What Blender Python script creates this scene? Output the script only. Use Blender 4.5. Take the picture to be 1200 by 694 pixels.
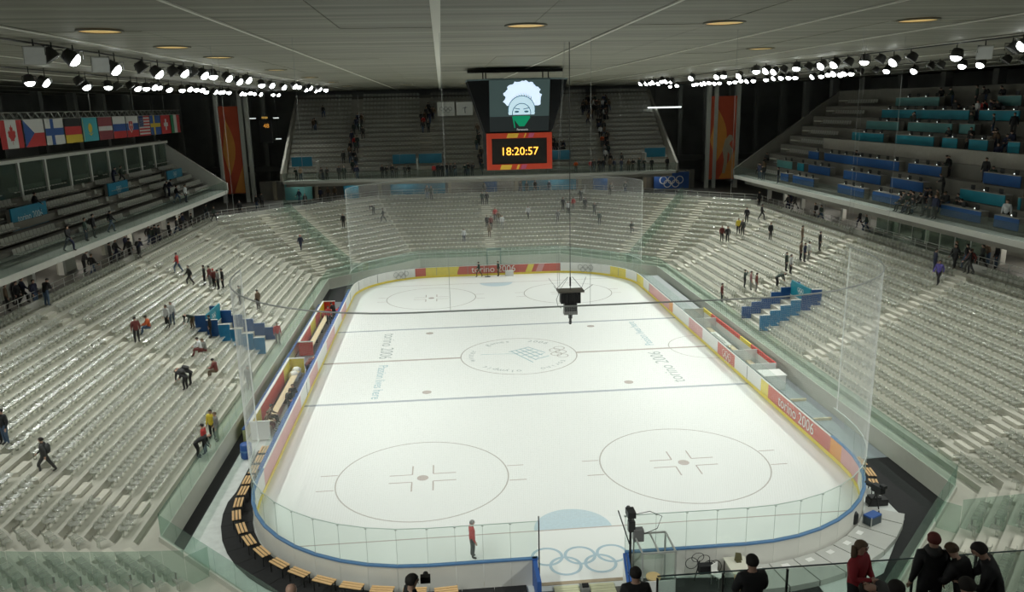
import bpy, bmesh, math, random
from mathutils import Vector, Matrix

for o in list(bpy.data.objects):
    bpy.data.objects.remove(o)
SC = bpy.context.scene
COL = SC.collection
PI = math.pi
R = math.radians

# ------------------------------------------------------------------ camera, world, exposure
cam_d = bpy.data.cameras.new('camera')
cam = bpy.data.objects.new('camera', cam_d)
COL.objects.link(cam)
yaw, pit, rol = 0.0827658154, -0.238284068, -0.0215155158
F = Vector((math.sin(yaw) * math.cos(pit), math.cos(yaw) * math.cos(pit), math.sin(pit)))
Rv = Vector((math.cos(yaw), -math.sin(yaw), 0))
U = Rv.cross(F)
R2 = math.cos(rol) * Rv + math.sin(rol) * U
U2 = -math.sin(rol) * Rv + math.cos(rol) * U
M = Matrix((R2, U2, -F)).transposed().to_4x4()
CAMP = Vector((-5.262288, -58.220173, 18.944509))
M.translation = CAMP
cam.matrix_world = M
cam_d.sensor_width = 36
cam_d.lens = 922.928666 * 36 / 1200
cam_d.clip_start = 0.3
cam_d.clip_end = 500
SC.camera = cam

w = bpy.data.worlds.new('hall_air')
SC.world = w
w.use_nodes = True
w.node_tree.nodes['Background'].inputs[0].default_value = (0.75, 0.85, 0.8, 1)
w.node_tree.nodes['Background'].inputs[1].default_value = 0.012

SC.view_settings.view_transform = 'Standard'
SC.view_settings.look = 'None'
SC.view_settings.gamma = 1
SC.view_settings.use_curve_mapping = False
SC.view_settings.exposure = 0.0
LAMP_POWER = 1720.0
LAMP_GLOW = 14.0

# ------------------------------------------------------------------ materials
MATS = {}
def mat(name, col, rough=0.6, metal=0.0, noise=0.08, scale=3.0, emit=None, estr=0.0, bump=0.0, spec=0.5, stretch=None, coat=0.0, world=False):
    if name in MATS: return MATS[name]
    m = bpy.data.materials.new(name)
    m.use_nodes = True
    nt = m.node_tree
    b = nt.nodes['Principled BSDF']
    b.inputs['Roughness'].default_value = rough
    b.inputs['Metallic'].default_value = metal
    b.inputs['Specular IOR Level'].default_value = spec
    b.inputs['Coat Weight'].default_value = coat
    tc = nt.nodes.new('ShaderNodeTexCoord')
    mp = nt.nodes.new('ShaderNodeMapping')
    if world:
        gp = nt.nodes.new('ShaderNodeNewGeometry'); nt.links.new(gp.outputs['Position'], mp.inputs[0])
    else: nt.links.new(tc.outputs['Object'], mp.inputs[0])
    if stretch: mp.inputs['Scale'].default_value = stretch
    nz = nt.nodes.new('ShaderNodeTexNoise')
    nz.inputs['Scale'].default_value = scale
    nz.inputs['Detail'].default_value = 4
    nt.links.new(mp.outputs[0], nz.inputs['Vector'])
    mx = nt.nodes.new('ShaderNodeMix'); mx.data_type = 'RGBA'
    c = Vector(col[:3])
    mx.inputs[6].default_value = (*[max(0, v * (1 - noise)) for v in c], 1)
    mx.inputs[7].default_value = (*[min(1, v * (1 + noise)) for v in c], 1)
    nt.links.new(nz.outputs['Fac'], mx.inputs[0])
    nt.links.new(mx.outputs[2], b.inputs['Base Color'])
    if bump:
        bp = nt.nodes.new('ShaderNodeBump')
        bp.inputs['Strength'].default_value = bump
        bp.inputs['Distance'].default_value = 0.02
        nt.links.new(nz.outputs['Fac'], bp.inputs['Height'])
        nt.links.new(bp.outputs[0], b.inputs['Normal'])
    if emit:
        b.inputs['Emission Color'].default_value = (*emit, 1)
        b.inputs['Emission Strength'].default_value = estr
    MATS[name] = m
    return m

def glass(name, tint, haze, gloss=0.06, hazecol=(0.75, 0.85, 0.8)):
    """thin clear sheet: tinted see-through, a little pale diffuse haze, a little reflection"""
    if name in MATS: return MATS[name]
    m = bpy.data.materials.new(name)
    m.use_nodes = True
    nt = m.node_tree
    nt.nodes.remove(nt.nodes['Principled BSDF'])
    out = nt.nodes['Material Output']
    tr = nt.nodes.new('ShaderNodeBsdfTransparent'); tr.inputs[0].default_value = (*tint, 1)
    df = nt.nodes.new('ShaderNodeBsdfDiffuse'); df.inputs[0].default_value = (*hazecol, 1)
    gl = nt.nodes.new('ShaderNodeBsdfGlossy'); gl.inputs['Roughness'].default_value = 0.08
    nz = nt.nodes.new('ShaderNodeTexNoise'); nz.inputs['Scale'].default_value = 0.8
    mr = nt.nodes.new('ShaderNodeMapRange')
    mr.inputs[3].default_value = haze * 0.7; mr.inputs[4].default_value = haze * 1.3
    nt.links.new(nz.outputs['Fac'], mr.inputs[0])
    m1 = nt.nodes.new('ShaderNodeMixShader'); m2 = nt.nodes.new('ShaderNodeMixShader')
    nt.links.new(mr.outputs[0], m1.inputs[0])
    nt.links.new(tr.outputs[0], m1.inputs[1]); nt.links.new(df.outputs[0], m1.inputs[2])
    m2.inputs[0].default_value = gloss
    nt.links.new(m1.outputs[0], m2.inputs[1]); nt.links.new(gl.outputs[0], m2.inputs[2])
    nt.links.new(m2.outputs[0], out.inputs[0])
    MATS[name] = m
    return m

CONC = mat('grandstand concrete', (0.48, 0.47, 0.405), 0.75, noise=0.14, scale=1.3, bump=0.1)
CONC2 = mat('aisle step concrete', (0.58, 0.565, 0.485), 0.7, noise=0.1, scale=3)
WALLC = mat('parapet plaster', (0.50, 0.50, 0.44), 0.6, noise=0.06)
SEATM = mat('clear grey seat plastic', (0.70, 0.70, 0.63), 0.20, noise=0.1, scale=11, bump=0.6, spec=1.0, coat=0.0)
_nt = SEATM.node_tree; _tr = _nt.nodes.new('ShaderNodeBsdfTransparent'); _mx = _nt.nodes.new('ShaderNodeMixShader'); _mx.inputs[0].default_value = 0.26
_tr.inputs[0].default_value = (0.93, 0.95, 0.92, 1)
_nt.links.new(_tr.outputs[0], _mx.inputs[1]); _nt.links.new(_nt.nodes['Principled BSDF'].outputs[0], _mx.inputs[2]); _gl = _nt.nodes.new('ShaderNodeBsdfGlossy'); _gl.inputs['Roughness'].default_value = 0.22; _m2 = _nt.nodes.new('ShaderNodeMixShader'); _m2.inputs[0].default_value = 0.16
_bp = [n for n in _nt.nodes if n.type == 'BUMP'][0]; _nt.links.new(_bp.outputs[0], _gl.inputs['Normal'])
_nt.links.new(_mx.outputs[0], _m2.inputs[1]); _nt.links.new(_gl.outputs[0], _m2.inputs[2]); _nt.links.new(_m2.outputs[0], _nt.nodes['Material Output'].inputs[0])
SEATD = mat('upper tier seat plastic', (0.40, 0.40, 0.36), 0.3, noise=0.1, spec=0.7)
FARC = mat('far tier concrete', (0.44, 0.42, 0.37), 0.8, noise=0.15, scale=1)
DARKC = mat('shade toned tier concrete', (0.20, 0.19, 0.165), 0.8, noise=0.15, scale=1)  # copy of the tier concrete, darkened in colour for the weak light there
DARKW = mat('dark outer wall', (0.36, 0.37, 0.35), 0.8, noise=0.5, scale=0.25)
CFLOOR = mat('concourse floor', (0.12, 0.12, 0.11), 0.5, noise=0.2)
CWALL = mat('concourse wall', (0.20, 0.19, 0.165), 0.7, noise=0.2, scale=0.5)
SLABM = mat('slab edge paint', (0.52, 0.52, 0.48), 0.6, noise=0.06)
COLM = mat('column paint', (0.55, 0.56, 0.52), 0.6, noise=0.06)
STEEL = mat('galvanised steel', (0.55, 0.56, 0.55), 0.35, 0.8)
DSTEEL = mat('dark steel', (0.05, 0.05, 0.05), 0.45, 0.6)
BLACK = mat('black paint', (0.012, 0.012, 0.013), 0.5, noise=0.3)
WHITE = mat('white paint', (0.80, 0.80, 0.77), 0.5, noise=0.04)
GREYW = mat('outer board grey', (0.74, 0.73, 0.68), 0.5, noise=0.08, scale=1)
CARPET = mat('black floor matting', (0.014, 0.014, 0.015), 0.8, noise=0.4, scale=6)
PSHEET = mat('pale plastic floor sheet', (0.70, 0.73, 0.71), 0.22, noise=0.2, scale=2.5, bump=0.25)
WOOD = mat('bench wood', (0.78, 0.50, 0.24), 0.45, noise=0.2, scale=6, stretch=(1, 12, 12))
TAN = mat('players bench wood', (0.72, 0.60, 0.38), 0.5, noise=0.12, scale=5)
RED = mat('red panel', (0.62, 0.045, 0.03), 0.45, noise=0.1)
YEL = mat('yellow panel', (0.75, 0.62, 0.04), 0.45, noise=0.1)
KICK = mat('yellow kick plate', (0.86, 0.70, 0.10), 0.35, noise=0.06)
BLUE = mat('blue cap rail', (0.10, 0.22, 0.42), 0.4, noise=0.1)
NAVYB = mat('blue padding', (0.03, 0.10, 0.34), 0.5, noise=0.15)
CYANP = mat('cyan panel', (0.012, 0.18, 0.30), 0.45, noise=0.45, scale=0.5)
BLUEP = mat('blue desk panel', (0.012, 0.085, 0.28), 0.45, noise=0.25, scale=0.6)
TEALP = mat('teal panel', (0.09, 0.27, 0.27), 0.4, noise=0.25, scale=0.6)
CYANB = mat('bright cyan panel', (0.012, 0.24, 0.33), 0.45, noise=0.35, scale=0.6)
GLASSP = glass('parapet glass', (0.82, 0.895, 0.86), 0.085, 0.05, (0.54, 0.66, 0.60))
GLASSR = glass('rink glass', (0.945, 0.975, 0.96), 0.035, 0.03)
GLASSU = glass('upper rail glass', (0.84, 0.88, 0.86), 0.05, 0.03, (0.30, 0.36, 0.33))
GLASSD = glass('hazy room glass', (0.62, 0.72, 0.66), 0.12, 0.06, (0.35, 0.40, 0.35))
NETM = mat('white net cord', (0.85, 0.87, 0.85), 0.6)
CABLE = mat('steel cable', (0.10, 0.10, 0.10), 0.4, 0.5)
LCABLE = mat('pale cable', (0.30, 0.31, 0.30), 0.4, 0.3)
LENS = mat('lit lamp lens', (1, 1, 1), 0.4, emit=(0.95, 1.0, 0.97), estr=LAMP_GLOW)
DLENS = mat('unlit lamp glass', (0.55, 0.56, 0.55), 0.25, noise=0.1)
WLIGHT = mat('white tube light', (1, 1, 1), 0.4, emit=(0.9, 1, 0.95), estr=1.6)
WARM = mat('warm downlight disc', (0.9, 0.7, 0.3), 0.5, emit=(1.0, 0.58, 0.16), estr=0.25)
CEILM = mat('ceiling panel', (0.20, 0.195, 0.155), 0.6, noise=0.95, scale=1.0, stretch=(0.07, 2.2, 1), bump=0.1, world=True)
CEILS = mat('ceiling joint strip', (0.66, 0.65, 0.58), 0.5, noise=0.05)
CEILD = mat('ceiling void', (0.03, 0.03, 0.028), 0.8)

def ice_material():
    m = mat('ice', (0.88, 0.90, 0.885), 0.16, noise=0.012, scale=0.25, spec=0.5)
    nt = m.node_tree
    b = nt.nodes['Principled BSDF']
    nz = nt.nodes.new('ShaderNodeTexNoise'); nz.inputs['Scale'].default_value = 0.12; nz.inputs['Detail'].default_value = 1
    tc = nt.nodes.new('ShaderNodeTexCoord'); nt.links.new(tc.outputs['Object'], nz.inputs['Vector'])
    mr = nt.nodes.new('ShaderNodeMapRange'); mr.inputs[3].default_value = 0.34; mr.inputs[4].default_value = 0.42
    nt.links.new(nz.outputs['Fac'], mr.inputs[0]); nt.links.new(mr.outputs[0], b.inputs['Roughness'])
    n2 = nt.nodes.new('ShaderNodeTexNoise'); n2.inputs['Scale'].default_value = 14; nt.links.new(tc.outputs['Object'], n2.inputs['Vector'])
    bp = nt.nodes.new('ShaderNodeBump'); bp.inputs['Strength'].default_value = 0.25; bp.inputs['Distance'].default_value = 0.004
    nt.links.new(n2.outputs['Fac'], bp.inputs['Height']); nt.links.new(bp.outputs[0], b.inputs['Normal'])
    return m
ICE = ice_material()

# ------------------------------------------------------------------ mesh helpers
class MB:
    def __init__(s): s.v = []; s.f = []; s.m = []
    def poly(s, pts, mi=0):
        n = len(s.v); s.v += [tuple(p) for p in pts]; s.f.append(tuple(range(n, n + len(pts)))); s.m.append(mi); return s
    def hexa(s, b, t, mi=0):
        """solid between bottom ring b and top ring t (same count, counter-clockwise seen from above)"""
        n = len(s.v); k = len(b); s.v += [tuple(p) for p in b] + [tuple(p) for p in t]
        s.f.append(tuple(reversed(range(n, n + k)))); s.f.append(tuple(range(n + k, n + 2 * k)))
        for i in range(k):
            j = (i + 1) % k; s.f.append((n + i, n + j, n + k + j, n + k + i))
        s.m += [mi] * (k + 2); return s
    def box(s, c, d, mi=0, rz=0.0):
        x, y, z = d[0] / 2, d[1] / 2, d[2] / 2
        cs, sn = math.cos(rz), math.sin(rz)
        ring = [(-x, -y), (x, -y), (x, y), (-x, y)]
        ring = [(c[0] + a * cs - b * sn, c[1] + a * sn + b * cs) for a, b in ring]
        return s.hexa([(a, b, c[2] - z) for a, b in ring], [(a, b, c[2] + z) for a, b in ring], mi)
    def span(s, p0, p1, mi=0):
        return s.box([(a + b) / 2 for a, b in zip(p0, p1)], [abs(b - a) for a, b in zip(p0, p1)], mi)
    def tube(s, path, r, n=6, mi=0, caps=True):
        path = [Vector(p) for p in path]; rr = r if isinstance(r, (list, tuple)) else [r] * len(path)
        base = len(s.v); up = None
        for i, p in enumerate(path):
            t = (path[min(i + 1, len(path) - 1)] - path[max(i - 1, 0)]).normalized()
            a = Vector((0, 0, 1)) if abs(t.z) < 0.9 else Vector((1, 0, 0))
            u = t.cross(a).normalized(); v = t.cross(u)
            for k in range(n):
                an = 2 * PI * k / n
                s.v.append(tuple(p + rr[i] * (math.cos(an) * u + math.sin(an) * v)))
        for i in range(len(path) - 1):
            for k in range(n):
                a = base + i * n + k; b = base + i * n + (k + 1) % n
                s.f.append((a, a + n, b + n, b)); s.m.append(mi)
        if caps:
            s.f.append(tuple(range(base, base + n))); s.m.append(mi)
            e = base + (len(path) - 1) * n
            s.f.append(tuple(reversed(range(e, e + n)))); s.m.append(mi)
        return s
    def lathe(s, prof, n=12, mi=0, M=None, caps=True):
        base = len(s.v); M = M or Matrix()
        for r, z in prof:
            for k in range(n):
                a = 2 * PI * k / n; s.v.append(tuple(M @ Vector((r * math.cos(a), r * math.sin(a), z))))
        for i in range(len(prof) - 1):
            for k in range(n):
                a = base + i * n + k; b = base + i * n + (k + 1) % n
                s.f.append((a, b, b + n, a + n)); s.m.append(mi)
        if not caps: return s
        s.f.append(tuple(reversed(range(base, base + n)))); s.m.append(mi)
        e = base + (len(prof) - 1) * n
        s.f.append(tuple(range(e, e + n))); s.m.append(mi)
        return s
    def ring(s, c, r, w, n=40, mi=0, M=None, a0=0.0, a1=2 * PI):
        """flat annulus in the local xy plane"""
        M = M or Matrix(); full = abs(a1 - a0 - 2 * PI) < 1e-6
        for k in range(n):
            a = a0 + (a1 - a0) * k / n; b = a0 + (a1 - a0) * (k + 1) / n
            q = [(r - w / 2, a), (r + w / 2, a), (r + w / 2, b), (r - w / 2, b)]
            s.poly([M @ Vector((c[0] + rr * math.cos(t), c[1] + rr * math.sin(t), c[2])) for rr, t in q], mi)
        return s
    def mesh(s, name, mats, smooth=False):
        me = bpy.data.meshes.new(name); me.from_pydata(s.v, [], s.f)
        for m in (mats if isinstance(mats, (list, tuple)) else [mats]): me.materials.append(m)
        me.polygons.foreach_set('material_index', s.m)
        if smooth: me.polygons.foreach_set('use_smooth', [True] * len(s.f))
        me.update(); return me
    def build(s, name, mats, parent=None, smooth=False, loc=None):
        return link(name, s.mesh(name, mats, smooth), parent, loc)

def link(name, data, parent=None, loc=None, rz=0.0):
    o = bpy.data.objects.new(name, data); COL.objects.link(o)
    if parent: o.parent = parent
    if loc is not None: o.location = loc
    if rz: o.rotation_euler = (0, 0, rz)
    return o
def tag(o, label, cat, group=None, kind=None):
    o['label'] = label; o['category'] = cat
    if group: o['group'] = group
    if kind: o['kind'] = kind
    return o
def thing(name, label, cat, loc=(0, 0, 0), rz=0.0, group=None):
    o = link(name, None, None, loc, rz); o.empty_display_size = 0.2
    return tag(o, label, cat, group)
def struct(name, data=None, loc=(0, 0, 0)):
    o = link(name, data, None, loc); o['kind'] = 'structure'; return o
def copy_tree(o, parent=None):
    c = o.copy(); COL.objects.link(c)
    if parent: c.parent = parent
    for ch in list(o.children): copy_tree(ch, c)
    return c
def text_mesh(name, s, size, m, parent=None, mw=None, extrude=0.004, align='CENTER'):
    cu = bpy.data.curves.new(name, 'FONT'); cu.body = s; cu.size = size; cu.extrude = extrude; cu.align_x = align; cu.align_y = 'CENTER'
    cu.resolution_u = 3
    t = bpy.data.objects.new(name, cu); COL.objects.link(t)
    dg = bpy.context.evaluated_depsgraph_get()
    me = bpy.data.meshes.new_from_object(t.evaluated_get(dg))
    bpy.data.objects.remove(t); bpy.data.curves.remove(cu)
    me.name = name; me.materials.clear(); me.materials.append(m)
    if mw is not None: me.transform(mw)
    return link(name, me, parent)
def frame(o, x, y):
    """matrix with local x, y along the given directions at origin o"""
    x = Vector(x).normalized(); y = Vector(y).normalized(); z = x.cross(y)
    Mx = Matrix((x, y, z)).transposed().to_4x4(); Mx.translation = Vector(o); return Mx
def bar(mb, a, b, r=0.02, n=4, mi=0): return mb.tube([a, b], r, n, mi)
def rings(mb, Mx, r, w, mi=0, n=28):
    for i, (cx, cy) in enumerate([(-2.2, 0), (0, 0), (2.2, 0), (-1.1, -1), (1.1, -1)]):
        mb.ring((cx * r * 1.05, cy * r, 0.0005 * i), r, w, n, mi, Mx)

ORD = ['first', 'second', 'third', 'fourth', 'fifth', 'sixth', 'seventh', 'eighth', 'ninth', 'tenth', 'eleventh', 'twelfth', 'thirteenth', 'fourteenth', 'fifteenth', 'sixteenth', 'seventeenth', 'eighteenth', 'nineteenth', 'twentieth']
def nth(k):
    if k < 20: return ORD[k]
    t = ['', '', 'twenty', 'thirty', 'forty', 'fifty', 'sixty', 'seventy', 'eighty', 'ninety'][(k + 1) // 10]
    u = (k + 1) % 10
    return (t[:-1] + 'ieth') if u == 0 else t + '-' + ORD[u - 1]
LAMPS_LEFT_INNER = [(-19.0, -25.84, 20.95), (-19.0, -21.98, 20.75), (-19.0, -16.68, 20.78), (-19.0, -12.59, 20.98), (-19.0, -8.87, 21.0), (-19.0, -7.02, 21.01), (-19.0, -3.36, 21.02), (-19.0, -0.65, 20.88), (-19.0, 2.09, 21.07), (-19.0, 6.34, 20.83), (-19.0, 10.15, 20.89), (-19.0, 15.26, 20.86), (-19.0, 20.83, 21.07), (-19.0, 22.89, 21.09), (-19.0, 27.13, 20.9), (-19.0, 29.93, 21.14), (-19.0, 33.66, 20.92), (-19.0, 36.5, 21.13), (-19.0, 41.76, 21.15)]
LAMPS_LEFT_OUTER = [(-27.0, -12.7, 20.64), (-27.0, -10.97, 20.67), (-27.0, -5.8, 20.56), (-27.0, -2.49, 20.64), (-27.0, 2.74, 20.66), (-27.0, 4.47, 20.7), (-27.0, 6.22, 20.81), (-27.0, 7.23, 20.83), (-27.0, 9.57, 20.71), (-27.0, 12.84, 20.73), (-27.0, 15.04, 20.85), (-27.0, 16.86, 20.85), (-27.0, 18.63, 20.86), (-27.0, 19.82, 20.72), (-27.0, 23.02, 20.75), (-27.0, 24.86, 20.77), (-27.0, 25.7, 20.8), (-27.0, 28.0, 20.79), (-27.0, 33.26, 20.75), (-27.0, 34.94, 20.75), (-27.0, 37.43, 20.88), (-27.0, 39.56, 20.85), (-27.0, 42.94, 20.82), (-27.0, 50.26, 20.87), (-27.0, 53.84, 20.88)]
LAMPS_RIGHT_INNER = [(20.0, 42.89, 21.2), (20.0, 40.11, 21.12), (20.0, 38.12, 21.12), (20.0, 36.83, 21.18), (20.0, 34.58, 20.99), (20.0, 33.0, 21.2), (20.0, 31.3, 21.13), (20.0, 29.47, 21.07), (20.0, 22.22, 21.17), (20.0, 14.59, 21.02), (20.0, 12.78, 21.03), (20.0, 9.09, 20.92), (20.0, 5.28, 21.14), (20.0, 3.37, 21.09), (20.0, 1.83, 20.95), (20.0, -2.06, 21.05), (20.0, -5.8, 21.01), (20.0, -7.59, 21.01), (20.0, -11.33, 21.0), (20.0, -14.47, 20.8), (20.0, -20.0, 20.77), (20.0, -24.53, 20.96)]
LAMPS_RIGHT_OUTER = [(30.0, 64.44, 21.17), (30.0, 60.83, 21.2), (30.0, 52.8, 21.14), (30.0, 51.49, 21.2), (30.0, 49.31, 21.12), (30.0, 48.01, 21.2), (30.0, 46.28, 21.2), (30.0, 44.17, 21.07), (30.0, 42.34, 21.07), (30.0, 38.68, 21.03), (30.0, 36.79, 21.05), (30.0, 34.92, 21.14), (30.0, 33.04, 21.01), (30.0, 31.15, 21.01), (30.0, 27.54, 21.01), (30.0, 25.51, 21.08), (30.0, 23.68, 21.07), (30.0, 21.83, 21.03), (30.0, 20.27, 20.98), (30.0, 16.55, 20.93), (30.0, 14.72, 20.92), (30.0, 13.37, 21.02), (30.0, 12.42, 21.03), (30.0, 11.13, 20.91), (30.0, 10.49, 20.99), (30.0, 9.28, 20.94), (30.0, 3.7, 20.92), (30.0, -0.04, 20.76), (30.0, -5.64, 20.86), (30.0, -7.48, 20.84)]
DARK_LEFT_INNER = [(-19.0, -28.83, 20.92), (-19.0, -27.53, 20.88), (-19.0, -23.45, 20.88), (-19.0, -18.69, 20.88), (-19.0, -14.17, 20.9), (-19.0, -10.76, 20.99)]
DARK_LEFT_OUTER = [(-27.0, -0.69, 20.62), (-27.0, 1.56, 20.73), (-27.0, -6.59, 20.79)]
DARK_RIGHT_INNER = [(20.0, -22.09, 20.84), (20.0, -23.9, 20.82), (20.0, -16.12, 20.85), (20.0, -12.96, 20.93), (20.0, -9.32, 20.97), (20.0, -5.07, 20.9), (20.0, -3.79, 20.96), (20.0, 0.27, 20.96), (20.0, 5.85, 21.06)]
DARK_RIGHT_OUTER = [(30.0, -2.02, 20.93), (30.0, -3.13, 20.94), (30.0, -9.82, 20.93), (30.0, -11.41, 20.8), (30.0, 5.47, 20.94), (30.0, 7.9, 20.97)]
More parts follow.
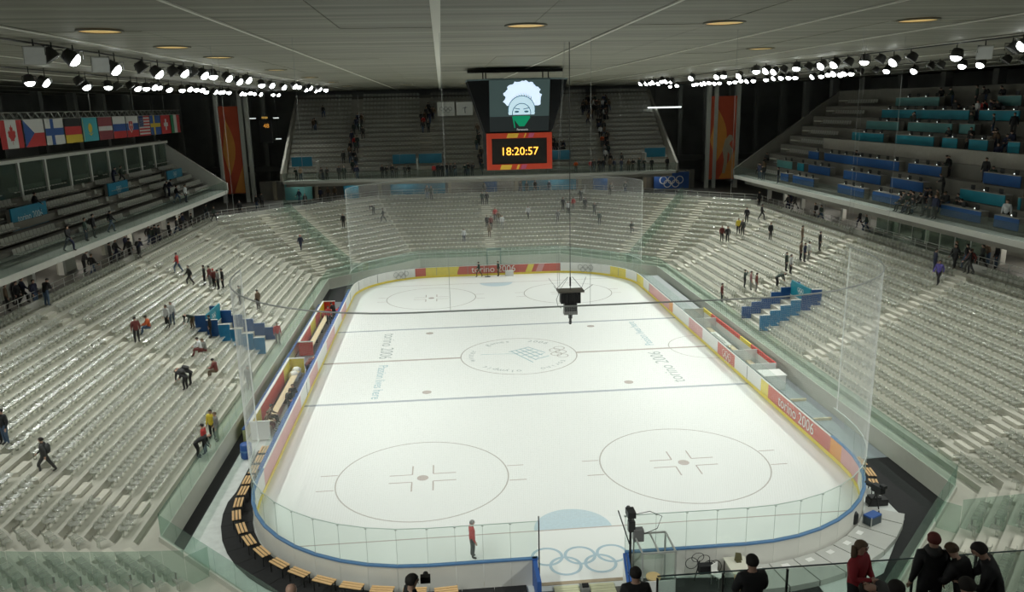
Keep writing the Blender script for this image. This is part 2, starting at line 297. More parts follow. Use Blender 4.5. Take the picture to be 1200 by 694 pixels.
PEOPLE_STAND = [
((-28.13, 9.78, 5.61), 'walk', 90, 'red', 'jeans', 'dark', '', 'man in a bright red jacket alone high on the left stand'),
((-26.83, 8.42, 4.73), 'walk', 120, 'black', 'black', 'dark', '', 'black-clad walker just below the man in bright red'),
((-26.24, 10.52, 4.31), 'stand', 100, 'black', 'black', 'dark', '', 'leftmost of the five people queuing together on the left stand'),
((-25.67, 10.07, 4.31), 'stand', 80, 'maroon', 'grey', 'dark', '', 'person in maroon, second in the queue of five on the left stand'),
((-25.6, 10.92, 3.89), 'stand', 60, 'maroon', 'black', 'red', '', 'red-hatted person in the middle of the queue of five on the left stand'),
((-25.08, 10.32, 3.89), 'stand', 90, 'grey', 'black', 'dark', '', 'grey-jacketed person, fourth in the queue of five on the left stand'),
((-24.84, 10.84, 3.89), 'stand', 120, 'black', 'black', 'dark', '', 'black-clad last person of the queue of five on the left stand'),
((-23.09, 9.2, 2.67), 'stand', 90, 'dgreen', 'black', 'dark', '', 'person in dark green just outside the left edge of the near net'),
((-21.56, 9.04, 2.28), 'stand', 60, 'brown', 'black', 'dark', '', 'brown-clad person standing behind the near net rope on the left stand'),
((-25.67, -6.82, 4.31), 'stand', 30, 'maroon', 'black', 'dark', '', 'tall person in a dark maroon vest beside the seated person in orange'),
((-25.66, -4.79, 4.31), 'sit', 100, 'orange', 'jeans', 'dark', '', 'seated person in a bright orange jacket on the left stand'),
((-25.36, -1.96, 3.89), 'stand', 150, 'white', 'black', 'dark', '', 'person in a white top bending over a seat, left of a pair in white'),
((-25.32, -1.06, 3.89), 'stand', 180, 'white', 'jeans', 'dark', '', 'person in a white top, right of a pair in white'),
((-24.02, -0.81, 3.47), 'bend', 150, 'dgreen', 'brown', 'dark', '', 'person in dark green stooping on the left stand'),
((-22.85, -0.63, 2.67), 'stand', 110, 'black', 'black', 'dark', '', 'slim black-clad person beside the blue sign on the left stand'),
((-22.38, -5.01, 2.67), 'sit', 100, 'white', 'maroon', 'dark', '', 'seated person in a white jacket, left of a seated couple'),
((-22.38, -3.99, 2.28), 'sit', 100, 'grey', 'maroon', 'brown', '', 'seated person in grey, right of a seated couple'),
((-21.62, -10.78, 2.28), 'bend', 60, 'black', 'black', 'dark', 'pack', 'black-clad person with a pack bending over seats, left of two'),
((-21.56, -10.0, 2.28), 'bend', 100, 'black', 'black', 'dark', 'pack', 'black-clad person with a pack bending over seats, right of two'),
((-20.74, -7.57, 1.9), 'sit', 80, 'maroon', 'brown', 'dark', '', 'reader in maroon sitting alone near the left aisle steps'),
((-18.65, -7.49, 0.85), 'stand', 170, 'grey', 'grey', 'dark', '', 'grey-clad person seen through the left end of the near net'),
((-18.92, -15.24, 0.85), 'stand', 170, 'yellow', 'black', 'dark', '', 'person in a yellow jacket by the left glass parapet'),
((-18.55, -15.64, 0.85), 'stand', 120, 'grey', 'greygreen', 'brown', '', 'person in grey-green trousers next to the one in yellow'),
((-19.01, -17.69, 0.85), 'bend', 280, 'black', 'black', 'dark', '', 'person in black leaning over the front row by the left glass parapet'),
((-18.76, -17.29, 0.85), 'stand', 90, 'red', 'black', 'dark', '', 'small person in red beside the one leaning in black'),
((-25.66, -22.89, 4.31), 'stand', 150, 'black', 'jeans', 'dark', '', 'dark person in blue jeans at the far left of the picture'),
((-26.07, -22.68, 4.31), 'stand', 150, 'black', 'black', 'dark', '', 'dark person cut off by the left edge of the picture'),
((-23.81, -23.5, 3.07), 'walk', 100, 'dgrey', 'dgrey', 'dark', 'pack', 'dark grey person with a pale bag climbing the near left aisle'),
((-21.61, 31.15, 3.47), 'walk', 170, 'navy', 'navy', 'red', 'pack', 'person with a red cap on the far left corner stand'),
((-17.71, 38.95, 4.73), 'stand', 170, 'black', 'black', 'dark', '', 'black-clad person at the left edge of the far net'),
((-14.43, 44.12, 5.61), 'bend', 150, 'dgrey', 'dgrey', 'dark', '', 'dark grey stooping person on the far stand, left of two'),
((-13.16, 43.08, 4.73), 'walk', 90, 'dgrey', 'dgrey', 'dark', '', 'dark grey person stepping along a row behind the far net, right of two'),
((-3.02, 39.7, 2.28), 'stand', 180, 'white', 'navy', 'dark', '', 'person in a white shirt low on the far stand behind the net'),
((-0.23, 46.71, 6.05), 'stand', 180, 'dgreen', 'black', 'dark', '', 'person in dark green at the top of the far central aisle'),
((0.36, 46.7, 6.05), 'stand', 180, 'black', 'black', 'dark', '', 'black-clad person at the top of the far central aisle'),
((0.08, 42.52, 3.47), 'stand', 180, 'black', 'black', 'dark', '', 'black-clad leftmost person of the group on the far central aisle'),
((0.53, 41.78, 3.47), 'stand', 180, 'maroon', 'black', 'dark', '', 'person in dark maroon among the group on the far central aisle'),
((1.2, 43.42, 4.31), 'stand', 180, 'red', 'black', 'dark', '', 'person in red among the group on the far central aisle'),
((1.62, 43.13, 3.89), 'stand', 180, 'brown', 'grey', 'dark', '', 'person in brown among the group on the far central aisle'),
((1.98, 42.09, 3.47), 'stand', 180, 'white', 'grey', 'dark', '', 'person in pale grey, rightmost of the group on the far central aisle'),
((0.23, 40.14, 2.67), 'walk', 180, 'brown', 'brown', 'dark', '', 'brown-clad person walking down the foot of the far central aisle'),
((5.57, 43.98, 4.31), 'walk', 160, 'white', 'black', 'dark', '', 'person in white over black right of the far central aisle'),
((9.31, 42.61, 3.89), 'stand', 180, 'grey', 'grey', 'dark', '', 'grey person lowest of the cluster behind the camera cables'),
((10.37, 45.07, 5.17), 'stand', 180, 'black', 'black', 'dark', '', 'black-clad person in the cluster behind the camera cables'),
((10.89, 44.23, 4.73), 'stand', 180, 'white', 'black', 'dark', '', 'person in a white top in the cluster behind the camera cables'),
((11.74, 45.06, 5.17), 'stand', 140, 'red', 'grey', 'dark', '', 'person in dull red in the cluster behind the camera cables'),
((13.05, 46.67, 6.05), 'stand', 180, 'black', 'black', 'dark', '', 'black-clad person highest on the right half of the far stand'),
((13.16, 44.23, 5.17), 'stand', 180, 'dgrey', 'dgrey', 'dark', '', 'dark grey person below the highest one on the far stand'),
((14.01, 42.22, 4.73), 'up', 180, 'dgrey', 'dgrey', 'dark', '', 'dark grey person with raised arms on the far stand'),
((14.2, 39.73, 3.89), 'stand', 180, 'dgreen', 'black', 'dark', '', 'person in dark green low on the right half of the far stand'),
((17.4, 35.82, 3.47), 'sit', 180, 'dgreen', 'black', 'dark', '', 'lone seated person near the right edge of the far net'),
((24.84, 24.86, 3.89), 'stand', 180, 'maroon', 'black', 'dark', '', 'person in maroon, left of a pair on the far right corner stand'),
((25.25, 24.22, 3.89), 'stand', 160, 'black', 'black', 'dark', '', 'black-clad person, right of a pair on the far right corner stand'),
((26.48, 24.39, 4.73), 'stand', 150, 'yellow', 'black', 'dark', '', 'person with a yellow top in the far right group of three'),
((26.49, 23.19, 4.73), 'stand', 140, 'dgrey', 'dgrey', 'dark', '', 'dark grey person in the far right group of three'),
((28.12, 26.33, 5.61), 'stand', 140, 'black', 'black', 'dark', '', 'black-clad upper person of the far right group of three'),
((29.35, 25.15, 6.05), 'walk', 240, 'black', 'black', 'dark', '', 'black-clad walker near the top of the right stand'),
((30.74, 29.55, 6.97), 'stand', 200, 'black', 'black', 'dark', '', 'black-clad person at the top rail of the right stand corner'),
((27.31, 17.81, 5.17), 'stand', 200, 'black', 'dgrey', 'dark', '', 'lone black-clad person in the middle of the right stand'),
((26.49, 9.09, 4.73), 'stand', 230, 'brown', 'black', 'dark', '', 'person in brown in the right stand group of four'),
((26.57, 8.45, 4.73), 'stand', 230, 'navy', 'black', 'dark', '', 'person in navy in the right stand group of four'),
((27.27, 9.12, 4.73), 'stand', 230, 'white', 'grey', 'dark', '', 'person in white in the right stand group of four'),
((28.13, 12.5, 5.61), 'stand', 250, 'brown', 'brown', 'dark', '', 'brown-clad person just above the right stand group of four'),
((28.12, 8.9, 5.61), 'stand', 230, 'black', 'black', 'dark', '', 'black-clad person right of the right stand group of four'),
((25.03, 8.68, 3.89), 'stand', 230, 'dgreen', 'black', 'dark', '', 'person in dark green beside a child in white on the right stand'),
((24.94, 7.58, 3.89), 'stand', 230, 'white', 'black', 'dark', '', 'small person in white over black on the right stand'),
((23.21, 6.23, 3.07), 'bend', 270, 'dgreen', 'black', 'dark', '', 'person in dark green bending over seats on the right stand'),
((29.77, -5.34, 6.51), 'stand', 250, 'navy', 'navy', 'dark', '', 'navy-clad person behind the one in a purple top on the right stand'),
((28.95, -7.15, 6.05), 'walk', 120, 'purple', 'black', 'dark', '', 'person in a purple top climbing the right stand'),
((30.59, -6.31, 6.97), 'walk', 120, 'black', 'black', 'dark', '', 'black-clad person climbing toward the right concourse rail'),
((30.59, -8.03, 6.97), 'walk', 100, 'maroon', 'black', 'brown', 'pack', 'person in dark maroon with a bag at the right concourse rail'),
((21.57, 9.47, 2.28), 'up', 250, 'dgreen', 'black', 'dark', '', 'left person of three in line low on the right stand, arm out'),
((21.84, 8.7, 2.28), 'stand', 250, 'pink', 'grey', 'dark', '', 'middle person of three in line low on the right stand, in dull pink'),
((22.02, 7.84, 2.28), 'stand', 250, 'maroon', 'grey', 'dark', '', 'right person of three in line low on the right stand, in maroon'),
((19.4, 9.21, 1.15), 'stand', 240, 'maroon', 'black', 'dark', '', 'person in maroon alone behind the right glass parapet')]
CROWD_LEFT_CONCOURSE = [(-32.83, -7.75, 7.0), (-33.3, -6.16, 7.0), (-32.74, -6.65, 7.0), (-32.76, -5.87, 7.0), (-31.55, -6.87, 7.0), (-30.94, -6.73, 7.0), (-33.02, 3.74, 7.0), (-31.85, 2.43, 7.0), (-32.65, 7.74, 7.0), (-32.58, 8.78, 7.0), (-32.82, 11.49, 7.0), (-31.74, 9.46, 7.0), (-31.13, 9.77, 7.0), (-32.67, 16.67, 7.0), (-32.24, 16.3, 7.0), (-32.35, 17.4, 7.0), (-32.17, 17.91, 7.0), (-31.56, 18.89, 7.0), (-31.8, 21.89, 7.0), (-32.08, 23.83, 7.0), (-32.35, 25.54, 7.0), (-31.64, 26.03, 7.0), (-32.19, 33.37, 7.0), (-30.84, 31.46, 7.0)]
CROWD_RIGHT_CONCOURSE = [(32.42, 25.55, 7.0), (34.6, 27.14, 7.0), (34.4, 25.86, 7.0), (35.3, 26.94, 7.0), (32.14, 18.47, 7.0), (31.77, 16.43, 7.0), (33.52, 12.02, 7.0), (32.51, 9.27, 7.0), (31.14, -5.58, 7.0), (31.23, -6.67, 7.0), (30.37, -8.2, 7.0), (32.22, -6.88, 7.0), (33.44, -5.88, 7.0), (33.27, -6.92, 7.0)]
CROWD_FAR_CONCOURSE = [(-20.86, 56.22, 7.0), (-24.2, 47.16, 7.0), (-22.64, 42.35, 7.0), (-21.63, 48.39, 7.0), (-19.96, 51.0, 7.0), (-28.45, 41.74, 7.0), (-28.24, 43.64, 7.0), (-29.01, 35.57, 7.0), (-7.54, 47.23, 7.0), (-6.96, 45.92, 7.0), (0.24, 50.87, 7.0), (5.2, 55.95, 7.0), (6.04, 55.68, 7.0), (7.23, 55.28, 7.0), (9.19, 53.25, 7.0), (16.54, 44.52, 7.0), (18.71, 45.04, 7.0)]
CROWD_FAR_FRONT = [(-21.01, 47.6, 9.85), (-20.47, 47.6, 9.85), (-18.91, 47.6, 9.85), (-18.26, 47.6, 9.85), (-16.56, 47.6, 9.85), (-24.38, 47.6, 9.85), (-23.84, 47.6, 9.85), (-13.28, 47.6, 9.85), (-12.72, 47.6, 9.85), (-11.99, 47.6, 9.85), (-11.43, 47.6, 9.85), (-10.32, 47.6, 9.85), (-9.75, 47.6, 9.85), (-6.51, 47.6, 9.85), (-5.95, 47.6, 9.85), (-5.39, 47.6, 9.85), (-4.82, 47.6, 9.85), (-4.26, 47.6, 9.85), (-3.69, 47.6, 9.85), (-2.34, 47.6, 9.85), (-2.0, 47.6, 9.85), (-1.44, 47.6, 9.85), (12.52, 47.6, 9.85), (14.49, 47.6, 9.85), (14.96, 47.6, 9.85), (15.65, 47.6, 9.85), (16.24, 47.6, 9.85), (17.17, 47.6, 9.85), (17.75, 47.6, 9.85), (18.68, 47.6, 9.85), (19.73, 47.6, 9.85), (20.32, 47.6, 9.85), (21.14, 47.6, 9.85), (21.85, 47.6, 9.85), (22.9, 47.6, 9.85), (25.03, 47.6, 9.85)]
CROWD_STAIR_LEFT = [(-16.49, 57.77, 16.9), (-16.99, 57.79, 16.91), (-17.22, 56.53, 15.95), (-17.5, 56.28, 15.76), (-16.69, 55.76, 15.37), (-16.19, 55.51, 15.17), (-17.7, 54.57, 14.46), (-16.9, 54.06, 14.07), (-17.27, 53.82, 13.89), (-17.81, 53.11, 13.36), (-17.03, 52.85, 13.16), (-17.84, 51.92, 12.45), (-17.16, 51.68, 12.26), (-17.69, 50.99, 11.75), (-16.92, 50.74, 11.55), (-18.63, 51.02, 11.76), (-17.26, 50.06, 11.04), (-22.93, 56.7, 16.08), (-23.14, 56.82, 16.18), (-21.97, 59.21, 17.99), (-17.31, 49.36, 10.51), (-16.83, 49.13, 10.33)]
CROWD_STAIR_MIDDLE = [(-7.04, 59.34, 18.09), (-7.36, 58.56, 17.5), (-8.08, 57.8, 16.92), (-7.58, 57.52, 16.71), (-6.86, 58.03, 17.09), (-6.35, 58.13, 17.17), (-7.79, 56.76, 16.13), (-7.1, 55.98, 15.53), (-7.89, 56.26, 15.75), (-6.64, 58.79, 17.67), (-0.23, 54.04, 14.06), (-0.08, 53.31, 13.5), (-0.51, 52.82, 13.13), (-0.02, 51.38, 12.04), (-0.28, 50.44, 11.32), (-0.16, 49.51, 10.62), (-0.01, 48.82, 10.09), (-0.26, 55.03, 14.81)]
CROWD_STAIR_RIGHT = [(17.1, 56.32, 15.8), (17.45, 56.04, 15.58), (17.77, 55.52, 15.19), (17.16, 54.52, 14.43), (17.7, 54.13, 14.13), (17.1, 53.16, 13.39), (17.68, 53.02, 13.29), (17.08, 52.04, 12.54), (17.68, 52.03, 12.53), (17.09, 51.08, 11.81), (17.68, 51.07, 11.8), (17.09, 50.12, 11.08), (17.64, 49.88, 10.9), (19.16, 49.58, 10.67), (17.1, 55.29, 15.01), (17.87, 55.01, 14.79), (18.03, 53.75, 13.84), (16.41, 59.97, 18.57), (17.02, 59.78, 18.42), (15.56, 58.99, 17.82), (18.68, 57.58, 16.75), (18.46, 59.51, 18.22), (17.51, 59.35, 18.1), (16.16, 59.97, 18.57), (15.83, 57.24, 16.49), (18.33, 57.57, 16.74), (18.61, 59.6, 18.28), (16.39, 58.22, 17.24), (17.91, 57.41, 16.62), (19.01, 59.96, 18.56), (17.53, 58.03, 17.09), (17.45, 59.69, 18.35), (17.38, 60.0, 18.59), (18.7, 57.35, 16.58), (17.54, 59.27, 18.04), (18.8, 58.33, 17.32), (18.51, 57.42, 16.63), (17.31, 58.89, 17.75), (17.66, 58.83, 17.7), (15.99, 59.3, 18.06), (18.77, 60.11, 18.67), (15.35, 58.25, 17.26), (16.32, 58.51, 17.46), (17.2, 59.13, 17.93), (19.41, 59.59, 18.28), (17.06, 59.62, 18.3), (17.89, 59.34, 18.09), (16.5, 57.81, 16.92), (16.47, 58.44, 17.41), (19.09, 59.9, 18.51), (15.64, 59.57, 18.26), (11.15, 52.14, 12.62), (10.21, 52.54, 12.92), (10.07, 52.38, 12.8), (9.78, 52.08, 12.57), (11.32, 51.67, 12.26), (11.02, 51.67, 12.26), (9.81, 52.61, 12.97), (11.49, 51.9, 12.44), (10.42, 51.73, 12.31), (10.84, 51.87, 12.41)]
CROWD_RIGHT_TIER = [(30.51, 0.57, 10), (30.5, -0.02, 10), (30.5, 0.08, 10), (30.51, 0.45, 10), (30.51, 1.58, 10), (30.5, -1.36, 10), (30.5, 0.59, 10), (30.5, -2.1, 10), (30.5, 0.92, 10), (32.87, 1.55, 10.96), (33.03, 0.48, 11.09), (32.23, 0.47, 10.43), (30.51, -2.82, 10), (32.17, 0.19, 10.39), (32.53, -0.57, 10.68), (32.45, -1.16, 10.61), (32.42, 0.36, 10.59), (32.36, 0.71, 10.54), (31.88, -3.05, 10.15), (32.39, -3.38, 10.56), (32.48, -1.59, 10.64), (32.56, -1.89, 10.71), (31.9, -2.98, 10.16), (32.71, -1.44, 10.83), (32.34, -3.65, 10.52), (33.61, 1.1, 11.57), (34.83, 2.75, 12.57), (35.27, -1.58, 12.93), (34.89, -2.45, 12.62), (33.4, -7.87, 11.4), (36.0, -4.46, 13.53), (33.14, -8.25, 11.18), (41.17, 5.89, 17.76), (40.9, 6.08, 17.55), (40.81, 6.69, 17.47), (41.64, 10.13, 18.15), (40.72, 10.81, 17.4), (40.59, 5.61, 17.29), (40.97, 10.24, 17.6), (40.92, 6.81, 17.56), (41.05, 6.91, 17.67), (40.89, 7.78, 17.54), (40.65, 10.25, 17.34), (41.56, 6.72, 18.08), (40.53, 5.05, 17.24), (41.65, 8.88, 18.16), (41.5, 7.02, 18.04), (40.87, 5.59, 17.52), (41.63, 13.52, 18.14), (41.03, 8.14, 17.65), (36.97, -0.82, 14.32), (38.67, 3.59, 15.72), (38.7, 1.22, 15.74), (38.49, 1.05, 15.56), (37.25, -0.6, 14.55), (37.67, -0.18, 14.9), (38.33, 0.81, 15.43), (38.07, 1.11, 15.23), (37.28, -0.83, 14.57), (37.69, 1.18, 14.91), (37.72, 3.98, 14.93), (41.74, 15.19, 18.23), (39.83, 6.37, 16.67), (37.1, 4.19, 14.43), (37.12, 6.96, 14.44), (38.94, 14.67, 15.93), (38.66, 14.91, 15.7), (34.99, 2.93, 12.7), (33.01, 37.36, 11.07), (33.47, 35.76, 11.45), (31.97, 34.22, 10.22), (31.75, 32.67, 10.04), (30.51, 30.33, 10), (31.0, 29.31, 10), (30.5, 25.27, 10), (35.15, 17.33, 12.83)]
CROWD_LEFT_TIER = [(-30.5, -3.55, 10), (-31.12, 0.52, 10), (-31.1, 1.86, 10), (-31.01, 4.74, 10), (-33.15, 24.18, 10.98), (-33.17, 23.03, 11.0), (-31.91, 23.65, 10.14), (-31.49, 24.11, 10), (-36.12, 19.78, 13.01), (-34.87, 1.46, 12.16), (-36.14, 17.88, 13.02)]
DESKS = [('glass', 41.73, 14.19, 21.43, 19.23, 0.92), ('cyan', 40.28, 7.55, 21.33, 18.03, 0.81), ('cyan', 40.22, 1.43, 6.24, 17.98, 0.74), ('teal', 38.98, 15.74, 21.62, 16.97, 0.81), ('teal', 38.82, 7.57, 14.16, 16.83, 0.75), ('teal', 38.86, 4.59, 6.55, 16.86, 0.69), ('cyan', 37.5, 15.79, 21.73, 15.75, 0.9), ('cyan', 37.46, 7.78, 13.67, 15.72, 0.92), ('cyan', 37.43, 4.56, 6.55, 15.69, 0.77), ('cyan', 37.4, 0.83, 3.07, 15.67, 0.74), ('cyan', 37.41, -2.68, -1.43, 15.68, 0.71), ('glass', 41.54, 3.37, 6.16, 19.06, 0.97), ('blue', 35.02, 23.68, 26.06, 13.72, 0.83), ('blue', 35.02, 8.54, 22.36, 13.72, 0.95), ('blue', 34.97, 2.48, 7.07, 13.68, 0.81), ('blue', 33.58, 18.09, 22.83, 12.54, 0.9), ('cyan', 33.53, 23.93, 25.47, 12.5, 0.72), ('teal', 34.06, 26.8, 30.8, 12.93, 0.75), ('blue', 33.74, 8.74, 15.32, 12.66, 0.92), ('blue', 33.46, 2.44, 7.11, 12.44, 0.8), ('blue', 32.19, 24.26, 26.19, 11.4, 0.82), ('blue', 32.21, 18.28, 23.15, 11.41, 0.79), ('blue', 32.08, 8.62, 13.35, 11.31, 0.85), ('blue', 32.02, 2.55, 7.17, 11.27, 0.71), ('blue', 34.8, -6.52, -2.62, 13.54, 0.76), ('cyan', 33.46, -7.1, -2.26, 12.43, 0.79), ('blue', 32.0, -6.93, -2.45, 11.24, 0.82), ('blue', 31.99, -10.63, -8.3, 11.24, 0.76), ('cyan', 33.36, -8.63, -8.38, 12.35, 0.77)]
LEFT_SIGNS = [(-35.2, -2.27, 2.65, 12.77, 1.52, 'torino 2006'), (-35.38, 14.35, 18.82, 12.9, 1.28, ''), (-35.25, 29.36, 34.3, 12.81, 0.9, '')]

# ------------------------------------------------------------------ the hall shell
struct('floor', MB().span((-60, -60, -0.5), (60, 70, -0.02)).mesh('floor', PSHEET))
mb = MB().span((-60.5, -60, -0.5), (-60, 70, 23)); struct('wall_left', mb.mesh('wall_left', DARKW))
mb = MB().span((60, -60, -0.5), (60.5, 70, 23)); struct('wall_right', mb.mesh('wall_right', DARKW))
mb = MB().span((-60, 70, -0.5), (60, 70.5, 23)); struct('wall_far', mb.mesh('wall_far', DARKW))
mb = MB().span((-60, -66.5, -0.5), (60, -66, 23)); struct('wall_near', mb.mesh('wall_near', DARKW))
# ceiling: void above, one panel object per plank, light joint strips
ceil = struct('ceiling', MB().span((-60, -66, 21.75), (60, 70, 22.2)).mesh('ceiling', CEILD))
PX, X0 = 3.1, -5.3
pane_mesh = {}
for iy, (ya, yb) in enumerate([(-66, -49.4), (-49.4, -31.0), (-31.0, -14.5), (-14.5, 2), (2, 18.5), (18.5, 35), (35, 51), (51, 64.5)]):
    for ix in range(-16, 18):
        x = X0 + PX * ix
        if iy not in pane_mesh:
            pane_mesh[iy] = MB().span((0.008, ya + 0.012, 21.45), (PX - 0.008, yb - 0.012, 21.62)).mesh('ceiling_panel', CEILM)
        link('ceiling_panel', pane_mesh[iy], ceil, (x, 0, 0.012 if (ix + iy) % 3 == 0 else 0.0))
st = MB().span((-0.05, -66, 21.40), (0.05, 64.5, 21.44)).mesh('joint_strip', CEILS)
st2 = MB().span((-0.13, -66, 21.40), (0.13, 64.5, 21.44)).mesh('joint_strip', CEILS)
for k in range(-8, 9):
    link('joint_strip', st2 if k == 0 else st, ceil, (X0 + 6.2 * k, 0, 0))
for ci, xx in enumerate((-15.7, -9.05, -2.4, 4.2, 10.9, 17.5)):
    for ri, yy in enumerate((-45, -31.5, -24.7, -18, -4.5, 9, 22, 36)):
        if yy == -24.7 and xx not in (-15.7,): continue
        if not (xx == -15.7 or (xx in (-2.4, 4.2) and yy == -31.5) or (xx == 10.9 and yy < -17) or yy in (-45, 36)): continue
        t = thing('ceiling_downlight', 'warm ceiling downlight, %s column from the left, %s row from the camera' % (ORD[ci], ORD[ri]), 'ceiling light', (xx, yy, 21.40), 0, 'warm downlights in the ceiling')
        MB().lathe([(0.70, 0.05), (0.70, 0.0), (0.62, 0.0), (0.62, 0.05)], 24, 0, None, False).build('trim_ring', CEILM, t)
        MB().lathe([(0.02, 0.03), (0.62, 0.03), (0.62, 0.05), (0.02, 0.05)], 24).build('diffuser', WARM, t)

# ------------------------------------------------------------------ the octagonal lower bowl
A_, B_, C_ = 18.05, 35.8, 44.3
def octv(d):
    a, b, c = A_ + d, B_ + d, C_ + d * math.sqrt(2)
    yc, xe = c - a, c - b
    return [Vector((a, -yc, 0)), Vector((a, yc, 0)), Vector((xe, b, 0)), Vector((-xe, b, 0)), Vector((-a, yc, 0)), Vector((-a, -yc, 0)), Vector((-xe, -b, 0)), Vector((xe, -b, 0))]
V0 = octv(0)
RUN = 0.82
def d0(k): return 1.05 + RUN * k
def tz(k): return 1.15 + 0.37 * k + 0.0035 * k * (k - 1)
NR = 15
class Sec:
    def __init__(s, i):
        s.i = i; s.o = V0[i]; e = V0[(i + 1) % 8]; s.L = (e - s.o).length
        s.t = (e - s.o).normalized(); s.n = Vector((s.t.y, -s.t.x, 0))
        if s.n.dot(s.o) < 0: s.n = -s.n
    def P(s, a, d, z): p = s.o + s.t * a + s.n * d; return Vector((p.x, p.y, z))
    def quad(s, da, db):
        va, vb = octv(da), octv(db); i, j = s.i, (s.i + 1) % 8
        return [va[i], vb[i], vb[j], va[j]]
    def rz(s): return math.atan2(-s.n.x, s.n.y)   # local +y points outward (up the rake)
    def slab(s, mb, da, db, za, zb, mi=0):
        q = s.quad(da, db); return mb.hexa([(p.x, p.y, za) for p in q], [(p.x, p.y, zb) for p in q], mi)
    def blk(s, mb, a0, a1, da, db, za, zb, mi=0):
        q = [s.P(a0, da, 0), s.P(a0, db, 0), s.P(a1, db, 0), s.P(a1, da, 0)]
        return mb.hexa([(p.x, p.y, za) for p in q], [(p.x, p.y, zb) for p in q], mi)

SIDE_R = [2.95, 18.55, 33.95, 49.55]
SIDE_L = [2.25, 18.4, 34.1, 50.25]
SECT = [  # octagon edge, name word, aisle places along the edge, partition place
    (0, SIDE_R, None), (1, [0.8, 5.8], 4.1), (2, [8.3], None), (3, [12.7, 7.7], 9.4),
    (4, SIDE_L, None), (5, [0.8, 5.8], 4.1), (7, [12.7, 7.7], 9.4)]
SECOBJ = []
seat_spots = []          # x, y, z, rz of every seat of the lower bowl
post_me = MB().tube([(0, 0, 0), (0, 0, 0.62)], 0.028, 6).mesh('rail_post', STEEL)
for si, aisles, part_s in SECT:
    S = Sec(si); SECOBJ.append(S)
    stand = struct('grandstand', S.slab(MB(), 0.0, 0.14, -0.02, 1.1).mesh('grandstand', WALLC))
    S.slab(MB(), 0.14, 1.06, 0.0, 0.85).build('walkway', CONC, stand)
    for k in range(NR):
        z1 = tz(k); zl = 0.85 if k == 0 else tz(k - 1)
        S.slab(MB(), d0(k), d0(k) + RUN, zl - 0.5, z1).build('bleacher_row', CONC, stand)
        # half-height aisle steps on every row
        for a in aisles:
            wd = 0.6
            z2 = tz(k + 1) if k < NR - 1 else 7.0
            mbk = MB(); S.blk(mbk, a - wd, a + wd, d0(k) + 0.42, d0(k) + RUN, z1 - 0.02, z1 + (z2 - z1) / 2)
            mbk.build('aisle_step', CONC2, stand)
        lo, hi = -0.4142 * (d0(k) + 0.4) + 0.35, S.L + 0.4142 * (d0(k) + 0.4) - 0.35
        if si == 5: hi = S.L + 3
        if si == 7: lo = -3
        n = int((hi - lo) / 0.5)
        for q in range(n):
            a = lo + (hi - lo) * (q + 0.5) / n
            if any(abs(a - x) < 0.86 for x in aisles): continue
            if part_s and abs(a - part_s) < 0.3: continue
            if si in (0, 4):
                y = S.P(a, 0, 0).y
                if -0.6 < y < 3.6 and k < 6: continue
            p = S.P(a, d0(k) + 0.50, z1)
            if any(abs(p.z - e[0][2]) < 0.3 and (p.x - e[0][0]) ** 2 + (p.y - e[0][1]) ** 2 < 0.2 for e in PEOPLE_STAND): continue
            seat_spots.append((p.x, p.y, p.z, S.rz(), si, k, a, min(aisles, key=lambda v: abs(v - a))))
    # glass parapet along the front, one pane each
    n = int(S.L / 1.45); wdt = S.L / n
    for q in range(n):
        mbk = MB(); S.blk(mbk, q * wdt + 0.012, (q + 1) * wdt - 0.012, 0.05, 0.075, 1.08, 2.15); mbk.build('glass_pane', GLASSP, stand)
    # top parapet and rail
    S.slab(MB(), d0(NR), d0(NR) + 0.14, 6.4, 7.45).build('back_parapet', SLABM, stand)
    Lt = S.L + 2 * 0.4142 * d0(NR); sa = -0.4142 * d0(NR)
    mbk = MB()
    for zz in (7.72, 8.05): bar(mbk, S.P(sa, d0(NR) + 0.07, zz), S.P(sa + Lt, d0(NR) + 0.07, zz), 0.025, 6)
    mbk.build('hand_rail', STEEL, stand)
    n = int(Lt / 1.5)
    for q in range(n + 1):
        link('rail_post', post_me, stand, S.P(sa + Lt * q / n, d0(NR) + 0.07, 7.44))
    # concourse floor behind
    S.slab(MB(), d0(NR) + 0.1, 34, 6.7, 7.0).build('concourse_floor', CFLOOR, stand)
    # sloping glass partition of the corner blocks
    if part_s:
        mbk = MB(); S.blk(mbk, part_s - .012, part_s + .012, 0.09, d0(0) - 0.02, 0.85, 2.15); mbk.build('partition_pane', GLASSP, stand)
        for k in range(NR):
            z1 = tz(k); q = []
            a, b = S.P(part_s - 0.012, d0(k), 0), S.P(part_s - 0.012, d0(k) + RUN - 0.02, 0)
            c, e = S.P(part_s + 0.012, d0(k) + RUN - 0.02, 0), S.P(part_s + 0.012, d0(k), 0)
            zt0, zt1 = z1 + 1.3, z1 + 1.3 + (tz(k + 1) - z1 if k < NR - 1 else 0.45)
            MB().hexa([(a.x, a.y, z1), (b.x, b.y, z1), (c.x, c.y, z1), (e.x, e.y, z1)],
                      [(a.x, a.y, zt0), (b.x, b.y, zt1), (c.x, c.y, zt1), (e.x, e.y, zt0)]).build('partition_pane', GLASSP, stand)
            mbk = MB(); p = S.P(part_s, d0(k) + RUN * 0.5, z1); mbk.box((p.x, p.y, z1 + 0.28), (0.05, 0.05, 0.56)); mbk.build('partition_post', STEEL, stand)

